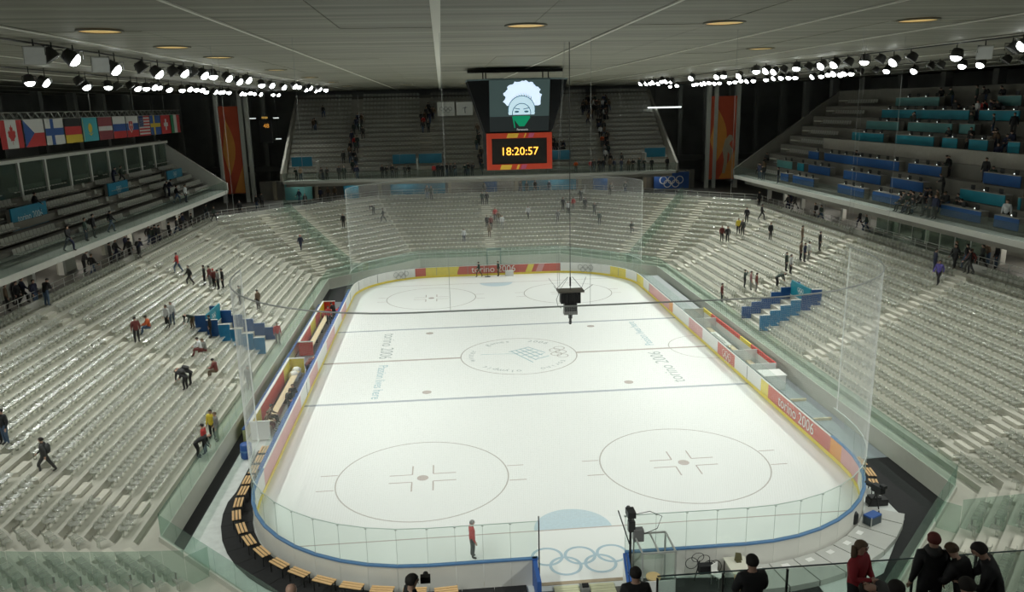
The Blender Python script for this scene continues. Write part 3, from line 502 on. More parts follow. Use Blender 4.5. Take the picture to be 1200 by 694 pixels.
# seats: the 300 that show largest are objects, the rest one piece of stuff
def seat_parts(mb, Mx, mi=0, lod=0):
    w_ = 0.20
    prof = [(-0.19, 0.36), (-0.16, 0.39), (0.10, 0.37), (0.16, 0.41), (0.20, 0.59)] if lod == 0 else [(-0.18, 0.38), (0.13, 0.37), (0.19, 0.57)]
    n = len(mb.v); T = 0.025
    for y, z in prof:
        for x in (-w_, 0, w_):
            dz = 0.03 if x else 0.0
            mb.v.append(tuple(Mx @ Vector((x, y - (0.03 if (x and z > 0.5) else 0), z + (dz if z < 0.5 else 0)))))
    k = len(prof) * 3
    for y, z in prof:
        for x in (-w_, 0, w_):
            dz = 0.03 if x else 0.0
            mb.v.append(tuple(Mx @ Vector((x, y + T * 0.8 - (0.03 if (x and z > 0.5) else 0), z - T + (dz if z < 0.5 else 0)))))
    for i in range(len(prof) - 1):
        for j in range(2):
            a = n + i * 3 + j
            mb.f.append((a, a + 1, a + 4, a + 3)); mb.m.append(mi)
            b = a + k; mb.f.append((b, b + 3, b + 4, b + 1)); mb.m.append(mi)
    if lod == 0:
        for i in range(len(prof) - 1):
            for j in (0, 2):
                a = n + i * 3 + j; mb.f.append((a, a + 3, a + 3 + k, a + k)); mb.m.append(mi)
        e = n + (len(prof) - 1) * 3
        for a in (n, n + 1, e, e + 1): mb.f.append((a, a + 1, a + 1 + k, a + k)); mb.m.append(mi)
        for a, b in (((-0.03, 0.02, 0), (0.03, 0.14, 0.36)),):
            q = [(a[0], a[1]), (b[0], a[1]), (b[0], b[1]), (a[0], b[1])]
            mb.hexa([Mx @ Vector((x, y, a[2])) for x, y in q], [Mx @ Vector((x, y, b[2])) for x, y in q], mi)
def vis(p):
    q = Vector(p) - CAMP; dpt = q.dot(F)
    if dpt < 1: return None
    u = 600 + 922.9 * q.dot(R2) / dpt; v = 347 - 922.9 * q.dot(U2) / dpt
    return dpt if (0 < u < 1200 and 0 < v < 690) else None
seen = []
for i, (x, y, z, rz, *_) in enumerate(seat_spots):
    dd = vis((x, y, z + 0.4))
    if dd: seen.append((dd, i))
seen.sort()
near_ids = {i for _, i in seen[:300]}
sm = MB(); seat_parts(sm, Matrix()); seat_me = sm.mesh('stadium_seat', SEATM, True)
sb = MB()
rnd = random.Random(7)
SECN = {0: 'right stand', 4: 'left stand', 5: 'near left corner block', 7: 'near right corner block', 1: 'far right corner block', 3: 'far left corner block', 2: 'far stand'}
run_ = {}
for i, (x, y, z, rz, si, k, a, av) in enumerate(seat_spots):
    run_.setdefault((si, k, av, a > av), []).append((abs(a - av), i))
rank = {}
for key, lst in run_.items():
    for q, (_, i) in enumerate(sorted(lst)): rank[i] = q
for i, (x, y, z, rz, si, k, a, av) in enumerate(seat_spots):
    if i in near_ids:
        o = link('stadium_seat', seat_me, None, (x, y, z), rz)
        pa = Vector((x, y, 0)) - CAMP
        sn = [S_ for S_ in SECOBJ if S_.i == si][0]
        toward = (sn.t * (1 if a > av else -1)).y < 0
        ai = sorted(dict((e[0], e[1]) for e in SECT)[si], key=lambda v: sn.P(v, 0, 0).y).index(av)
        tag(o, 'clear grey seat, %s %s aisle %s, row %s, %s' % (nth(rank[i]), 'before' if toward else 'past', ORD[ai], nth(k), SECN[si]), 'seat', 'near seats of the ' + SECN[si])
    else:
        seat_parts(sb, Matrix.Translation((x, y, z)) @ Matrix.Rotation(rz + rnd.uniform(-0.05, 0.05), 4, 'Z') @ Matrix.Rotation(rnd.uniform(-0.05, 0.05), 4, 'X'), 0, 0 if y < 10 else 1)
o = sb.build('stadium_seats', SEATM, None, True)
tag(o, 'rows of clear grey plastic seats filling the lower bowl of the arena', 'seats', None, 'stuff')

# blue stepped screens of the guest stairs half way along each side
for sg, word in ((1, 'right'), (-1, 'left')):
    t = thing('stair_screen', 'stepped blue screen beside a gap in the seats on the %s stand' % word, 'screen', (sg * 18.2, -0.25, 0))
    for k in range(6):
        xa, xb = 0.9 + RUN * k, 0.9 + RUN * (k + 1)
        z1 = tz(k)
        MB().span((sg * xa, -0.05, z1 - 0.3), (sg * (xb - 0.02), 0.05, z1 + 1.25)).build('screen_panel', mat('stair blue', (0.012, 0.20, 0.42), 0.45, noise=0.25) if k < 4 else BLUEP, t)
        MB().span((sg * xa, 3.75, z1 - 0.3), (sg * (xb - 0.02), 3.85, z1 + 1.0)).build('screen_panel', BLUEP, t)
        MB().span((sg * xa, -0.06, z1 + 1.25), (sg * xb, 0.06, z1 + 1.30)).build('screen_cap', WHITE, t)
    t2 = thing('stair_sign', 'cyan sign panel standing at the head of the blue stair screen on the %s stand' % word, 'sign', (sg * 23.2, 1.6, tz(5)))
    MB().span((-0.04, -1.7, 0.0), (0.04, 1.8, 1.25)).build('panel', CYANB, t2)
    rm = MB(); rings(rm, frame((-sg * 0.05, 0, 0.75), (0, -sg, 0), (0, 0, 1)), 0.16, 0.045); rm.build('ring_emblem', WHITE, t2)
    MB().span((-0.07, -1.7, -0.02), (0.07, 1.8, 0.05)).build('base_strip', WHITE, t2)

# ------------------------------------------------------------------ side upper tiers
XF = 30.3
def pane_row(parent, x, ya, yb, z0, z1, w_, m=GLASSP, name='glass_pane'):
    n = max(1, round((yb - ya) / w_)); dw = (yb - ya) / n
    me = MB().span((-0.012, 0.015, z0), (0.012, dw - 0.015, z1)).mesh(name, m)
    for k in range(n): link(name, me, parent, (x, ya + dw * k, 0))
# left tier: five rows, boxes behind
YL0, YL1 = -50.0, 36.5
lt = struct('upper_tier', MB().span((-XF - 1.6, YL0, 9.6), (-XF, YL1, 10.0)).mesh('upper_tier', SLABM))
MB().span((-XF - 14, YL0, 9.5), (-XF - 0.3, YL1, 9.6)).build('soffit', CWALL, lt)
pane_row(lt, -XF - 0.1, -26, YL1, 10.0, 11.05, 1.6, GLASSU)
LROW = [(-31.7 - 0.9 * k, 10.0 + 0.61 * k) for k in range(6)]
tier_seats = []
for k, (x, z) in enumerate(LROW):
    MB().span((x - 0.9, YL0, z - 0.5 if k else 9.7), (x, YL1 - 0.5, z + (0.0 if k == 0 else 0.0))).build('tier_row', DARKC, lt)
    for q in range(int((YL1 + 27) / 0.52)):
        y = -26 + 0.52 * q
        if any(abs(y - a) < 0.9 for a in (-8, 1.5, 11.5, 21.5, 30)): continue
        if any(a < y < b and k in ks for a, b, ks in ((-3, 3.4, (2, 3)), (12.5, 15, (2, 3, 4)))): continue
        tier_seats.append((x - 0.5, y, z, R(90)))
# sloping end wall
MB().hexa([(-37.4, YL1 - 0.35, 9.6), (-30.3, YL1 - 0.35, 9.6), (-30.3, YL1, 9.6), (-37.4, YL1, 9.6)],
          [(-37.4, YL1 - 0.35, 15.9), (-30.3, YL1 - 0.35, 10.75), (-30.3, YL1, 10.75), (-37.4, YL1, 15.9)]).build('end_wall', SLABM, lt)
bx = struct('box_suite', MB().span((-37.6, YL0, 15.55), (-36.4, YL1 - 0.4, 15.8)).mesh('box_suite', SLABM))
MB().span((-40.2, YL0, 12.9), (-40.0, YL1 - 0.4, 15.6)).build('back_wall', mat('suite back wall', (0.16, 0.18, 0.155), 0.7, noise=0.3, scale=0.6), bx)
MB().span((-40.2, YL0, 12.7), (-37.0, YL1 - 0.4, 13.06)).build('suite_floor', DARKC, bx)
for k in range(10):
    y = -4.6 + 4.05 * k
    MB().span((-36.75, y - 0.12, 13.0), (-36.45, y + 0.12, 15.6)).build('pillar', COLM, bx)
    MB().span((-36.62, y + 0.14, 13.1), (-36.59, y + 3.9, 15.5)).build('suite_pane', GLASSD, bx)
# right tier: desk rows
YR0, YR1 = -50.0, 37.0
rt = struct('upper_tier', MB().span((XF, YR0, 9.6), (XF + 1.2, YR1, 10.0)).mesh('upper_tier', SLABM))
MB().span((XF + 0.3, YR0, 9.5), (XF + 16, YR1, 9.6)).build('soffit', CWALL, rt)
pane_row(rt, XF + 0.1, -20, YR1, 10.0, 11.05, 1.6, GLASSU)
DESK_X = [32.0, 33.5, 34.95, 36.3, 37.45, 38.85, 40.25, 41.7, 43.2]
DESK_Z = [10.2, 11.3, 12.5, 13.6, 14.6, 15.7, 16.8, 17.95, 19.1]   # floor each desk stands on
for k, (x, z) in enumerate(zip(DESK_X, DESK_Z)):
    xe = DESK_X[k + 1] if k < 8 else 46
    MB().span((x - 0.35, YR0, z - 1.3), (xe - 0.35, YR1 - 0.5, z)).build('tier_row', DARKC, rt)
MB().span((36.2, -12, 13.6), (36.35, 26, 14.7)).build('cross_wall', mat('tier cross wall', (0.32, 0.30, 0.26), 0.7, noise=0.12), rt)
MB().hexa([(30.3, YR1 - 0.4, 9.6), (43, YR1 - 0.4, 9.6), (43, YR1, 9.6), (30.3, YR1, 9.6)],
          [(30.3, YR1 - 0.4, 10.7), (43, YR1 - 0.4, 19.7), (43, YR1, 19.7), (30.3, YR1, 10.7)]).build('end_wall', DARKC, rt)
MB().span((43.0, -50, 18.0), (43.3, YR1, 19.75)).build('back_parapet', DARKC, rt)
for k in range(9):   # stair strip next to the end wall
    MB().span((DESK_X[k] - 0.7, 33.6, DESK_Z[k] - 0.6), (DESK_X[k] - 0.35, 35.6, DESK_Z[k] - 0.45)).build('aisle_step', CONC2, rt)
# seat rows on the desk tier where no desks stand
for k in range(9):
    for q in range(int(60 / 0.55)):
        y = -26 + 0.55 * q
        if y > 26.5 and y < 33: tier_seats.append((DESK_X[k] + 0.45, y, DESK_Z[k], R(-90)))
dm = {'cyan': CYANB, 'blue': BLUEP, 'teal': TEALP, 'glass': TEALP}
cnt = {}
ordw = ['nearest', 'second', 'third', 'fourth', 'fifth', 'sixth', 'seventh', 'eighth']
roww = ['front', 'second', 'third', 'fourth', 'fifth', 'sixth', 'seventh', 'top']
rows_ = {}
for kind, x, ya, yb, z, h in sorted(DESKS, key=lambda e: (round(e[1]), e[2])):
    k = min(range(9), key=lambda i: abs(DESK_X[i] - x)); rows_.setdefault(k, []).append((ya, yb, kind))
rid = 0
screen_me = MB().box((0, 0, 0.19), (0.03, 0.42, 0.30)).box((0.02, 0, 0.03), (0.12, 0.2, 0.05)).mesh('monitor', BLACK)
scr2 = MB().box((0, 0, 0.15), (0.06, 0.06, 0.07)).mesh('desk_lamp', WLIGHT)
lvl = 0
for k in sorted(rows_):
    for j, (ya, yb, kind) in enumerate(sorted(rows_[k])):
        x, z = DESK_X[k], DESK_Z[k]; colw = {'cyan': 'cyan', 'blue': 'deep blue', 'teal': 'pale teal', 'glass': 'grey-green'}[kind]
        t = thing('press_desk', '%s press desk, %s from the camera in tier row %s of the right tier' % (colw, ordw[j], ORD[lvl]), 'desk', (x, (ya + yb) / 2, z), 0, 'press desks on the right upper tier')
        L = yb - ya
        MB().span((-0.32, -L / 2, 0.06), (-0.27, L / 2, 0.86)).build('front_panel', dm[kind], t)
        MB().span((-0.33, -L / 2, 0.84), (0.28, L / 2, 0.89)).build('desk_top', mat('desk top', (0.30, 0.29, 0.26), 0.5), t)
        for yy in (-L / 2 + 0.05, L / 2 - 0.05): MB().span((-0.27, yy - 0.04, 0), (0.25, yy + 0.04, 0.85)).build('end_panel', DARKC, t)
        for q in range(int(L / 1.5)):
            yy = (ya + yb) / 2 - L / 2 + 0.8 + 1.5 * q
            mo = link('desk_monitor', screen_me, None, (x - 0.05, yy, z + 0.89)); tag(mo, 'small monitor, %s along the %s desk from the camera in tier row %s' % (ORD[q], ordw[j], ORD[lvl]), 'monitor', 'monitors on the press desks')
            if (q + k) % 2 == 0:
                dl = link('desk_lamp', scr2, None, (x + 0.05, yy + 0.4, z + 0.80)); tag(dl, 'tiny bright lamp, %s along the %s desk from the camera in tier row %s' % (ORD[q], ordw[j], ORD[lvl]), 'lamp', 'lamps on the press desks')
    lvl += 1
# ------------------------------------------------------------------ far upper tier
ft = struct('upper_tier', MB().span((-26.4, 46.9, 9.5), (26.4, 48.6, 9.85)).mesh('upper_tier', SLABM))
for k in range(36):
    MB().span((-26.4 + k * 52.8 / 36 + 0.015, 46.97, 9.85), (-26.4 + (k + 1) * 52.8 / 36 - 0.015, 46.995, 10.9)).build('glass_pane', GLASSU, ft)
FP, FR = 0.8, 0.608
for k in range(18):
    y = 48.5 + FP * k; z = 9.85 + FR * k
    MB().span((-26.0, y, z - 0.9), (26.0, y + FP, z)).build('tier_row', FARC, ft)
    for q in range(100):
        x = -25.6 + 0.517 * q
        if any(abs(x - a) < 0.75 for a in (-17.3, -7.4, 0, 7.5, 17.3)): continue
        tier_seats.append((x, y + 0.5, z, 0.0))
for sx in (-26.2, 26.2):
    MB().hexa([(sx - 0.15, 46.9, 9.5), (sx + 0.15, 46.9, 9.5), (sx + 0.15, 63, 9.5), (sx - 0.15, 63, 9.5)],
              [(sx - 0.15, 46.9, 10.9), (sx + 0.15, 46.9, 10.9), (sx + 0.15, 63, 20.9), (sx - 0.15, 63, 20.9)]).build('end_wall', FARC, ft)
MB().span((-26.2, 63, 9.0), (26.2, 63.2, 20.6)).build('back_wall', DARKC, ft)
for sx in (-21.9, -8.7, 8.9, 22.3):
    MB().span((sx - 0.08, 48.5, 9.85), (sx + 0.08, 50.6, 12.2)).build('stair_wall', SLABM, ft)
sb = MB()
def tiny_seat(mb, x, y, z, rz):
    c, s_ = math.cos(rz), math.sin(rz)
    def T(a, b, h): return (x + a * c - b * s_, y + a * s_ + b * c, z + h)
    mb.poly([T(-.2, -.2, .42), T(.2, -.2, .42), T(.2, .15, .42), T(-.2, .15, .42)])
    mb.poly([T(-.2, .15, .42), T(.2, .15, .42), T(.2, .2, .75), T(-.2, .2, .75)])
    mb.poly([T(-.2, -.2, .42), T(-.2, -.2, .36), T(.2, -.2, .36), T(.2, -.2, .42)])
    mb.poly([T(-.2, .18, .38), T(-.2, .23, .75), T(.2, .23, .75), T(.2, .18, .38)])
CR_ALL = CROWD_STAIR_LEFT + CROWD_STAIR_MIDDLE + CROWD_STAIR_RIGHT + CROWD_RIGHT_TIER + CROWD_LEFT_TIER
CELL = {(int(p[0] / 0.9), int(p[1] / 0.9)) for p in CR_ALL}
for s_ in tier_seats:
    if (int(s_[0] / 0.9), int(s_[1] / 0.9)) not in CELL: tiny_seat(sb, *s_)
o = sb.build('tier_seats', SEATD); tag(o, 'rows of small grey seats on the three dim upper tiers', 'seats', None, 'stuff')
# signs on the far tier and on the wall below it
def panel_sign(name, label, cat, p0, p1, y, m, emblem=None, group=None):
    t = thing(name, label, cat, ((p0[0] + p1[0]) / 2, y, min(p0[1], p1[1])), 0, group)
    W_, H_ = abs(p1[0] - p0[0]), abs(p1[1] - p0[1])
    MB().span((-W_ / 2, -0.05, 0), (W_ / 2, 0.05, H_)).build('panel', m, t)
    MB().span((-W_ / 2 - 0.03, -0.07, H_), (W_ / 2 + 0.03, 0.07, H_ + 0.05)).build('top_edge', SLABM, t)
    if emblem:
        rm = MB(); rings(rm, frame((0, -0.06, H_ * 0.52), (1, 0, 0), (0, 0, 1)), emblem, emblem * 0.22); rm.build('ring_emblem', WHITE, t)
    return t
tw = ['leftmost cyan', 'second from left cyan', 'third from left cyan', 'fourth from left cyan', 'rightmost cyan']
for i, (a, b) in enumerate([(-25.4, -22.7), (-12, -8.9), (-8.5, -5.4), (9.1, 12.2), (22.6, 25.5)]):
    panel_sign('tier_sign', '%s panel at the stair head walls on the far upper tier' % tw[i], 'sign', (a, 11.5), (b, 12.75), 50.4, CYANP)
panel_sign('white_banner', 'white banner with grey rings high on the far upper tier', 'banner', (-5.77, 17.58), (-3.3, 19.5), 58.0, WHITE)
rm = MB(); rings(rm, frame((0, -0.06, 1.0), (1, 0, 0), (0, 0, 1)), 0.26, 0.05); rm.build('ring_emblem', mat('grey print', (0.25, 0.26, 0.28), 0.6), bpy.data.objects['white_banner'])
b2 = panel_sign('white_banner', 'white banner with a grey figure emblem, right of the one with rings', 'banner', (-3.05, 17.62), (-0.72, 19.45), 58.0, WHITE)
MB().tube([(0.1, -0.07, 0.3), (0.05, -0.07, 0.8), (0.15, -0.07, 1.2)], 0.06, 5).tube([(-0.25, -0.07, 1.0), (0.4, -0.07, 1.1)], 0.04, 5).build('emblem', MATS['grey print'], b2)
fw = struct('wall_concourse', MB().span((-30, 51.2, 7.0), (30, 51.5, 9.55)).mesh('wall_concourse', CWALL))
for x in (-28, -22.5, -14, -4.5, 4.7, 13.6, 17.2, 22.8, 29):
    MB().span((x - 0.22, 50.7, 7.0), (x + 0.22, 51.19, 9.5)).build('column', mat('concourse pillar', (0.30, 0.27, 0.2), 0.7), fw)
for i, (a, b, m, e, lab) in enumerate([(-26.6, -23, TEALP, None, 'teal panel on the far concourse wall, the leftmost'), (-18.8, -16.8, CYANP, None, 'narrow blue panel on the far concourse wall, left of the wide one'),
        (-12.5, -5.1, CYANP, None, 'wide blue panel on the far concourse wall behind the left part of the net'), (0.2, 2, BLUEP, None, 'narrow blue panel behind the central aisle head'),
        (5.5, 13, CYANP, None, 'wide blue panel on the far concourse wall right of the clock'), (15.4, 17.4, BLUEP, None, 'narrow blue panel near the right edge of the far net'),
        (24.0, 29.0, NAVYB, 0.5, 'dark blue board with five white rings on the far concourse')]):
    panel_sign('concourse_sign', lab, 'sign', (a, 7.05), (b, 9.35), 50.45, m, e)
# concourse walls and columns under the side tiers
for sg, word in ((-1, 'left'), (1, 'right')):
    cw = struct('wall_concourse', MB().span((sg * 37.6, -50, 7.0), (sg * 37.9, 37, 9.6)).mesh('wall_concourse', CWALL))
    for k in range(14):
        y = -24 + 4.6 * k
        MB().span((sg * 34.6 - 0.2, y - 0.2, 7.0), (sg * 34.6 + 0.2, y + 0.2, 9.6)).build('column', COLM, cw)
    if sg > 0:
        for k in range(8):
            MB().span((34.3, -4.5 + 1.9 * k + 0.02, 7.05), (34.33, -2.6 + 1.9 * k - 0.02, 9.5)).build('glass_pane', GLASSD, cw)
            MB().span((34.28, -4.55 + 1.9 * k, 7.0), (34.36, -4.45 + 1.9 * k, 9.55)).build('mullion', COLM, cw)
        MB().span((37.5, 14, 7.9), (37.58, 19, 8.05)).build('light_strip', WLIGHT, cw)
        MB().span((37.5, 24, 7.9), (37.58, 30, 8.0)).build('light_strip', WLIGHT, cw)
        MB().span((34.2, -11.6, 7.0), (34.6, -8.9, 9.6)).build('pale_wall', mat('pale teal wall', (0.45, 0.52, 0.48), 0.6), cw)
    else:
        for ya, yb in ((-6, -2.5), (3.6, 6.2), (11.8, 14.5)):
            MB().span((-35.0, ya, 7.0), (-34.7, yb, 9.6)).build('pale_wall', mat('pale concourse wall', (0.36, 0.37, 0.31), 0.7, noise=0.1), cw)
        for y in (-9.5, 9, 17):
            MB().span((-37.58, y, 8.1), (-37.5, y + 2.4, 8.2)).build('light_strip', mat('warm strip light', (1, 0.9, 0.6), 0.4, emit=(1, 0.85, 0.5), estr=1.2), cw)
for x0, x1, y, z0 in [(25, 29.8, 58, 18.1)]:
    t = thing('tube_light', 'long white tube light beside the right banner tower', 'light', ((x0 + x1) / 2, y, z0)); MB().span((-2.5, -0.06, -0.1), (2.5, 0.06, 0.1)).build('tube', WLIGHT, t)
    for xx in (-1.5, 1.5): bar(MB(), (xx, 0, 0.1), (xx, 0, 3.3), 0.02).build('hanger', DSTEEL, t)

# near upper tier edge in front of the camera
nt_ = struct('upper_tier', MB().span((-27, -50, 9.6), (27, -46.4, 10.0)).mesh('upper_tier', DARKC))
for k in range(9):
    MB().span((-1.9 + 1.15 * k + 0.01, -46.52, 10.05), (-0.75 + 1.15 * k - 0.01, -46.5, 11.02)).build('glass_pane', GLASSP, nt_)
    MB().span((-1.915 + 1.15 * k, -46.54, 10.0), (-1.885 + 1.15 * k, -46.5, 11.02)).build('rail_post', DSTEEL, nt_)
MB().tube([(-1.9, -46.51, 11.05), (8.5, -46.51, 11.05)], 0.014, 6).build('hand_rail', mat('dark green rail', (0.06, 0.10, 0.10), 0.4), nt_)

# dim columns and rails in the dark space behind the tiers
for sg, word in ((-1, 'left'), (1, 'right')):
    for k in range(9):
        y = -2 + 8 * k
        if y > 66: continue
        o = struct('trim_10', MB().span((sg * 47 - 0.4, y - 0.4, 0), (sg * 47 + 0.4, y + 0.4, 21.3)).mesh('column', mat('dim column paint', (0.30, 0.31, 0.29), 0.7)), (0, 0, 0))
    for k in range(4):
        x = sg * (31 + 4 * k)
        struct('trim_11', MB().span((x - 0.3, 62, 0), (x + 0.3, 62.6, 21.3)).mesh('column', MATS['dim column paint']))
    struct('trim_12', MB().span((sg * 27, 60, 10.2), (sg * 47, 60.3, 11.0)).span((sg * 27, 60, 6.4), (sg * 47, 64, 6.7)).mesh('gallery', mat('gallery grey', (0.16, 0.16, 0.15), 0.7)))

for sg, word in ((-1, 'left'), (1, 'right')):  # lamps added under the side tiers to brighten the dark concourse
    for k in range(6):
        y = -7 + 7.5 * k
        t = thing('added_concourse_lamp', 'added slim concourse fill lamp, %s from the camera under the %s tier' % (ORD[k], word), 'light', (sg * 35.6, y, 9.42), 0, 'added lamps under the %s tier' % word)
        MB().span((-0.1, -0.7, 0), (0.1, 0.7, 0.07)).build('tube', WLIGHT, t)
        al = bpy.data.lights.new('concourse_fill', 'AREA'); al.shape = 'RECTANGLE'; al.size = 0.2; al.size_y = 1.4; al.energy = 55; al.color = (1, 0.93, 0.8)
        link('concourse_fill', al, t, (0, 0, -0.03))

for k in range(8):  # lamps added under the far tier to light the wall signs
    t = thing('added_concourse_lamp', 'added slim concourse fill lamp, %s from the left under the far tier' % ORD[k], 'light', (-24.5 + 7 * k, 49.3, 9.42), 0, 'lamps under the far tier')
    MB().span((-0.7, -0.1, 0), (0.7, 0.1, 0.07)).build('tube', WLIGHT, t)
    al = bpy.data.lights.new('concourse_fill', 'AREA'); al.shape = 'RECTANGLE'; al.size = 1.4; al.size_y = 0.2; al.energy = 30; al.color = (1, 0.95, 0.85)
    link('concourse_fill', al, t, (0, 0, -0.03))
# ------------------------------------------------------------------ rink outline
RC = 8.5
def rink_pts(off=0.0):
    r = RC + off; pts = []
    def arc(cx, cy, a0, n=11):
        return [(cx + r * math.cos(a0 + PI / 2 * k / n), cy + r * math.sin(a0 + PI / 2 * k / n)) for k in range(n)]
    xs = [-6.5, -5.4, -4.3, -3.2, -2.1, 1.45, 2.72, 3.98, 5.25]
    pts += [(x, -30 - off) for x in xs]
    pts += arc(6.5, -21.5, -PI / 2)
    pts += [(15 + off, -21.5 + 43 * k / 36) for k in range(36)]
    pts += arc(6.5, 21.5, 0)
    pts += [(6.5 - 13 * k / 11, 30 + off) for k in range(11)]
    pts += arc(-6.5, 21.5, PI / 2)
    pts += [(-15 - off, 21.5 - 43 * k / 36) for k in range(36)]
    pts += arc(-6.5, -21.5, PI)
    return pts
P0 = rink_pts(0); P1 = rink_pts(0.10); NP = len(P0); GATE = 4
ice = thing('ice_sheet', 'white hockey ice sheet with faint face-off circles inside the boards', 'ice', (0, 0, 0))
MB().hexa([(x, y, -0.015) for x, y in P0], [(x, y, 0.0) for x, y in P0]).build('ice_surface', ICE, ice)
MB().span((-2.05, -30.2, -0.015), (1.4, -30.0, 0.004)).build('threshold', mat('wet threshold', (0.42, 0.34, 0.24), 0.4, noise=0.2), ice)
def paint(name, col): return mat(name, col, 0.25, noise=0.08, scale=4, spec=0.5)
PRED = paint('faded red ice paint', (0.60, 0.53, 0.50)); PBLU = paint('faded blue ice paint', (0.52, 0.56, 0.62))
PCIR = paint('faded circle paint', (0.58, 0.55, 0.52)); PCRE = mat('crease blue paint', (0.58, 0.71, 0.78), 0.3, noise=0.12, scale=7)
PTXT = paint('grey ice lettering', (0.57, 0.62, 0.62)); PSCR = paint('pale blue ice script', (0.50, 0.68, 0.74)); PRING = paint('blue ring paint', (0.48, 0.62, 0.71))
def flat(mb, x0, y0, x1, y1, z, mi=0): return mb.poly([(x0, y0, z), (x1, y0, z), (x1, y1, z), (x0, y1, z)], mi)
flat(MB(), -14.98, -0.15, -4.5, 0.15, .006).build('centre_line', PRED, ice); flat(MB(), 4.5, -0.15, 14.98, 0.15, .006).build('centre_line', PRED, ice)
for y in (-8.67, 8.67): flat(MB(), -14.98, y - 0.15, 14.98, y + 0.15, .006).build('blue_line', PBLU, ice)
for y in (-26, 26): flat(MB(), -13.8, y - 0.04, 13.8, y + 0.04, .006).build('goal_line', PRED, ice)
for x in (-7, 7):
    for y in (-20, 20):
        MB().ring((x, y, .006), 4.5, 0.07, 64).build('faceoff_circle', PCIR, ice)
        mb = MB().lathe([(0.01, 0), (0.3, 0), (0.3, .007), (0.01, .007)], 20, 0, Matrix.Translation((x, y, 0)))
        mb.build('faceoff_spot', PRED, ice)
        mb = MB()
        for sx in (-1, 1):
            for sy in (-1, 1):
                flat(mb, x + sx * 0.55, y + sy * 0.42 - .035, x + sx * 1.75, y + sy * 0.42 + .035, .006)
                flat(mb, x + sx * 0.55 - .035, y + sy * 0.42, x + sx * 0.55 + .035, y + sy * 1.45, .006)
            for yy in (-0.85, 0.85): flat(mb, x + sx * 4.5, y + yy - .035, x + sx * 5.4, y + yy + .035, .006)
        mb.build('faceoff_marks', PRED, ice)
    for y in (-7.2, 7.2):
        MB().lathe([(0.01, 0), (0.32, 0), (0.32, .007), (0.01, .007)], 20, 0, Matrix.Translation((x, y, 0))).build('faceoff_spot', PRED, ice)
MB().ring((0, 0, .006), 4.5, 0.08, 72).build('centre_circle', PCIR, ice)
MB().ring((15, 0, .006), 3.0, 0.06, 40, 0, None, PI / 2, 1.5 * PI).build('referee_crease', PCIR, ice)
for sy in (-1, 1):
    mb = MB(); n = 24; a0 = 0 if sy < 0 else PI
    mb.poly([(1.8 * math.cos(a0 + PI * k / n), sy * 26 + 1.8 * math.sin(a0 + PI * k / n), .005) for k in range(n + 1)])
    mb.build('goal_crease', PCRE, ice)
s_ = 'olympic winter games   2006   torino   2006   '
s_ = 'games   2006          torino   olympic   winter   '
for i, ch in enumerate(s_):
    if ch == ' ': continue
    a = R(128) - 2 * PI * i / len(s_)
    Mx = frame((3.75 * math.cos(a), 3.75 * math.sin(a), .006), (math.sin(a), -math.cos(a), 0), (math.cos(a), math.sin(a), 0))
    text_mesh('circle_letter', ch, 0.75, PTXT, ice, Mx, 0.0)
rm = MB(); rings(rm, frame((3.35, 0.35, .006), (0, -1, 0), (1, 0, 0)), 0.42, 0.07); rm.build('ice_rings', PCIR, ice)
mb = MB()
def stroke(mb, p, q, w=0.07):
    d = Vector((q[0] - p[0], q[1] - p[1], 0)).normalized(); n = Vector((-d.y, d.x, 0)) * w / 2
    mb.poly([(p[0] - n.x, p[1] - n.y, .006), (q[0] - n.x, q[1] - n.y, .006), (q[0] + n.x, q[1] + n.y, .006), (p[0] + n.x, p[1] + n.y, .006)])
stroke(mb, (-2.9, 0.55), (-0.9, 0.45)); stroke(mb, (-0.9, 0.45), (0.0, 0.3))
for k in range(5): stroke(mb, (-0.5 + 0.35 * k, 1.2 + 0.25 * k - 0.2), (0.9 + 0.3 * k, -1.9 + 0.55 * k), 0.1)
for k in range(5): stroke(mb, (-0.7 + 0.45 * k, 0.9 - 0.55 * k), (0.9 + 0.35 * k, 1.9 - 0.6 * k), 0.1)
mb.build('ice_emblem', PSCR, ice)
text_mesh('ice_lettering', 'torino 2006', 1.45, PTXT, ice, frame((-10.4, 4.1, .006), (0, -1, 0), (1, 0, 0)), 0.0)
text_mesh('ice_lettering', 'Passion lives here', 1.0, PSCR, ice, frame((-10.4, -4.5, .006), (0, -1, 0), (1, 0, 0)), 0.0)
text_mesh('ice_lettering', 'torino 2006', 1.45, PTXT, ice, frame((10.5, -4.2, .006), (0, 1, 0), (-1, 0, 0)), 0.0)
text_mesh('ice_lettering', 'Passion lives here', 1.0, PSCR, ice, frame((10.7, 4.5, .006), (0, 1, 0), (-1, 0, 0)), 0.0)
for i, (x, y) in enumerate([(-1.49, -28.14), (-0.07, -28.2), (1.33, -28.2), (-0.8, -28.92), (0.69, -28.9)]):
    MB().ring((x, y, .006 + .0006 * i), 0.64, 0.13, 40).build('ice_ring', PRING, ice)

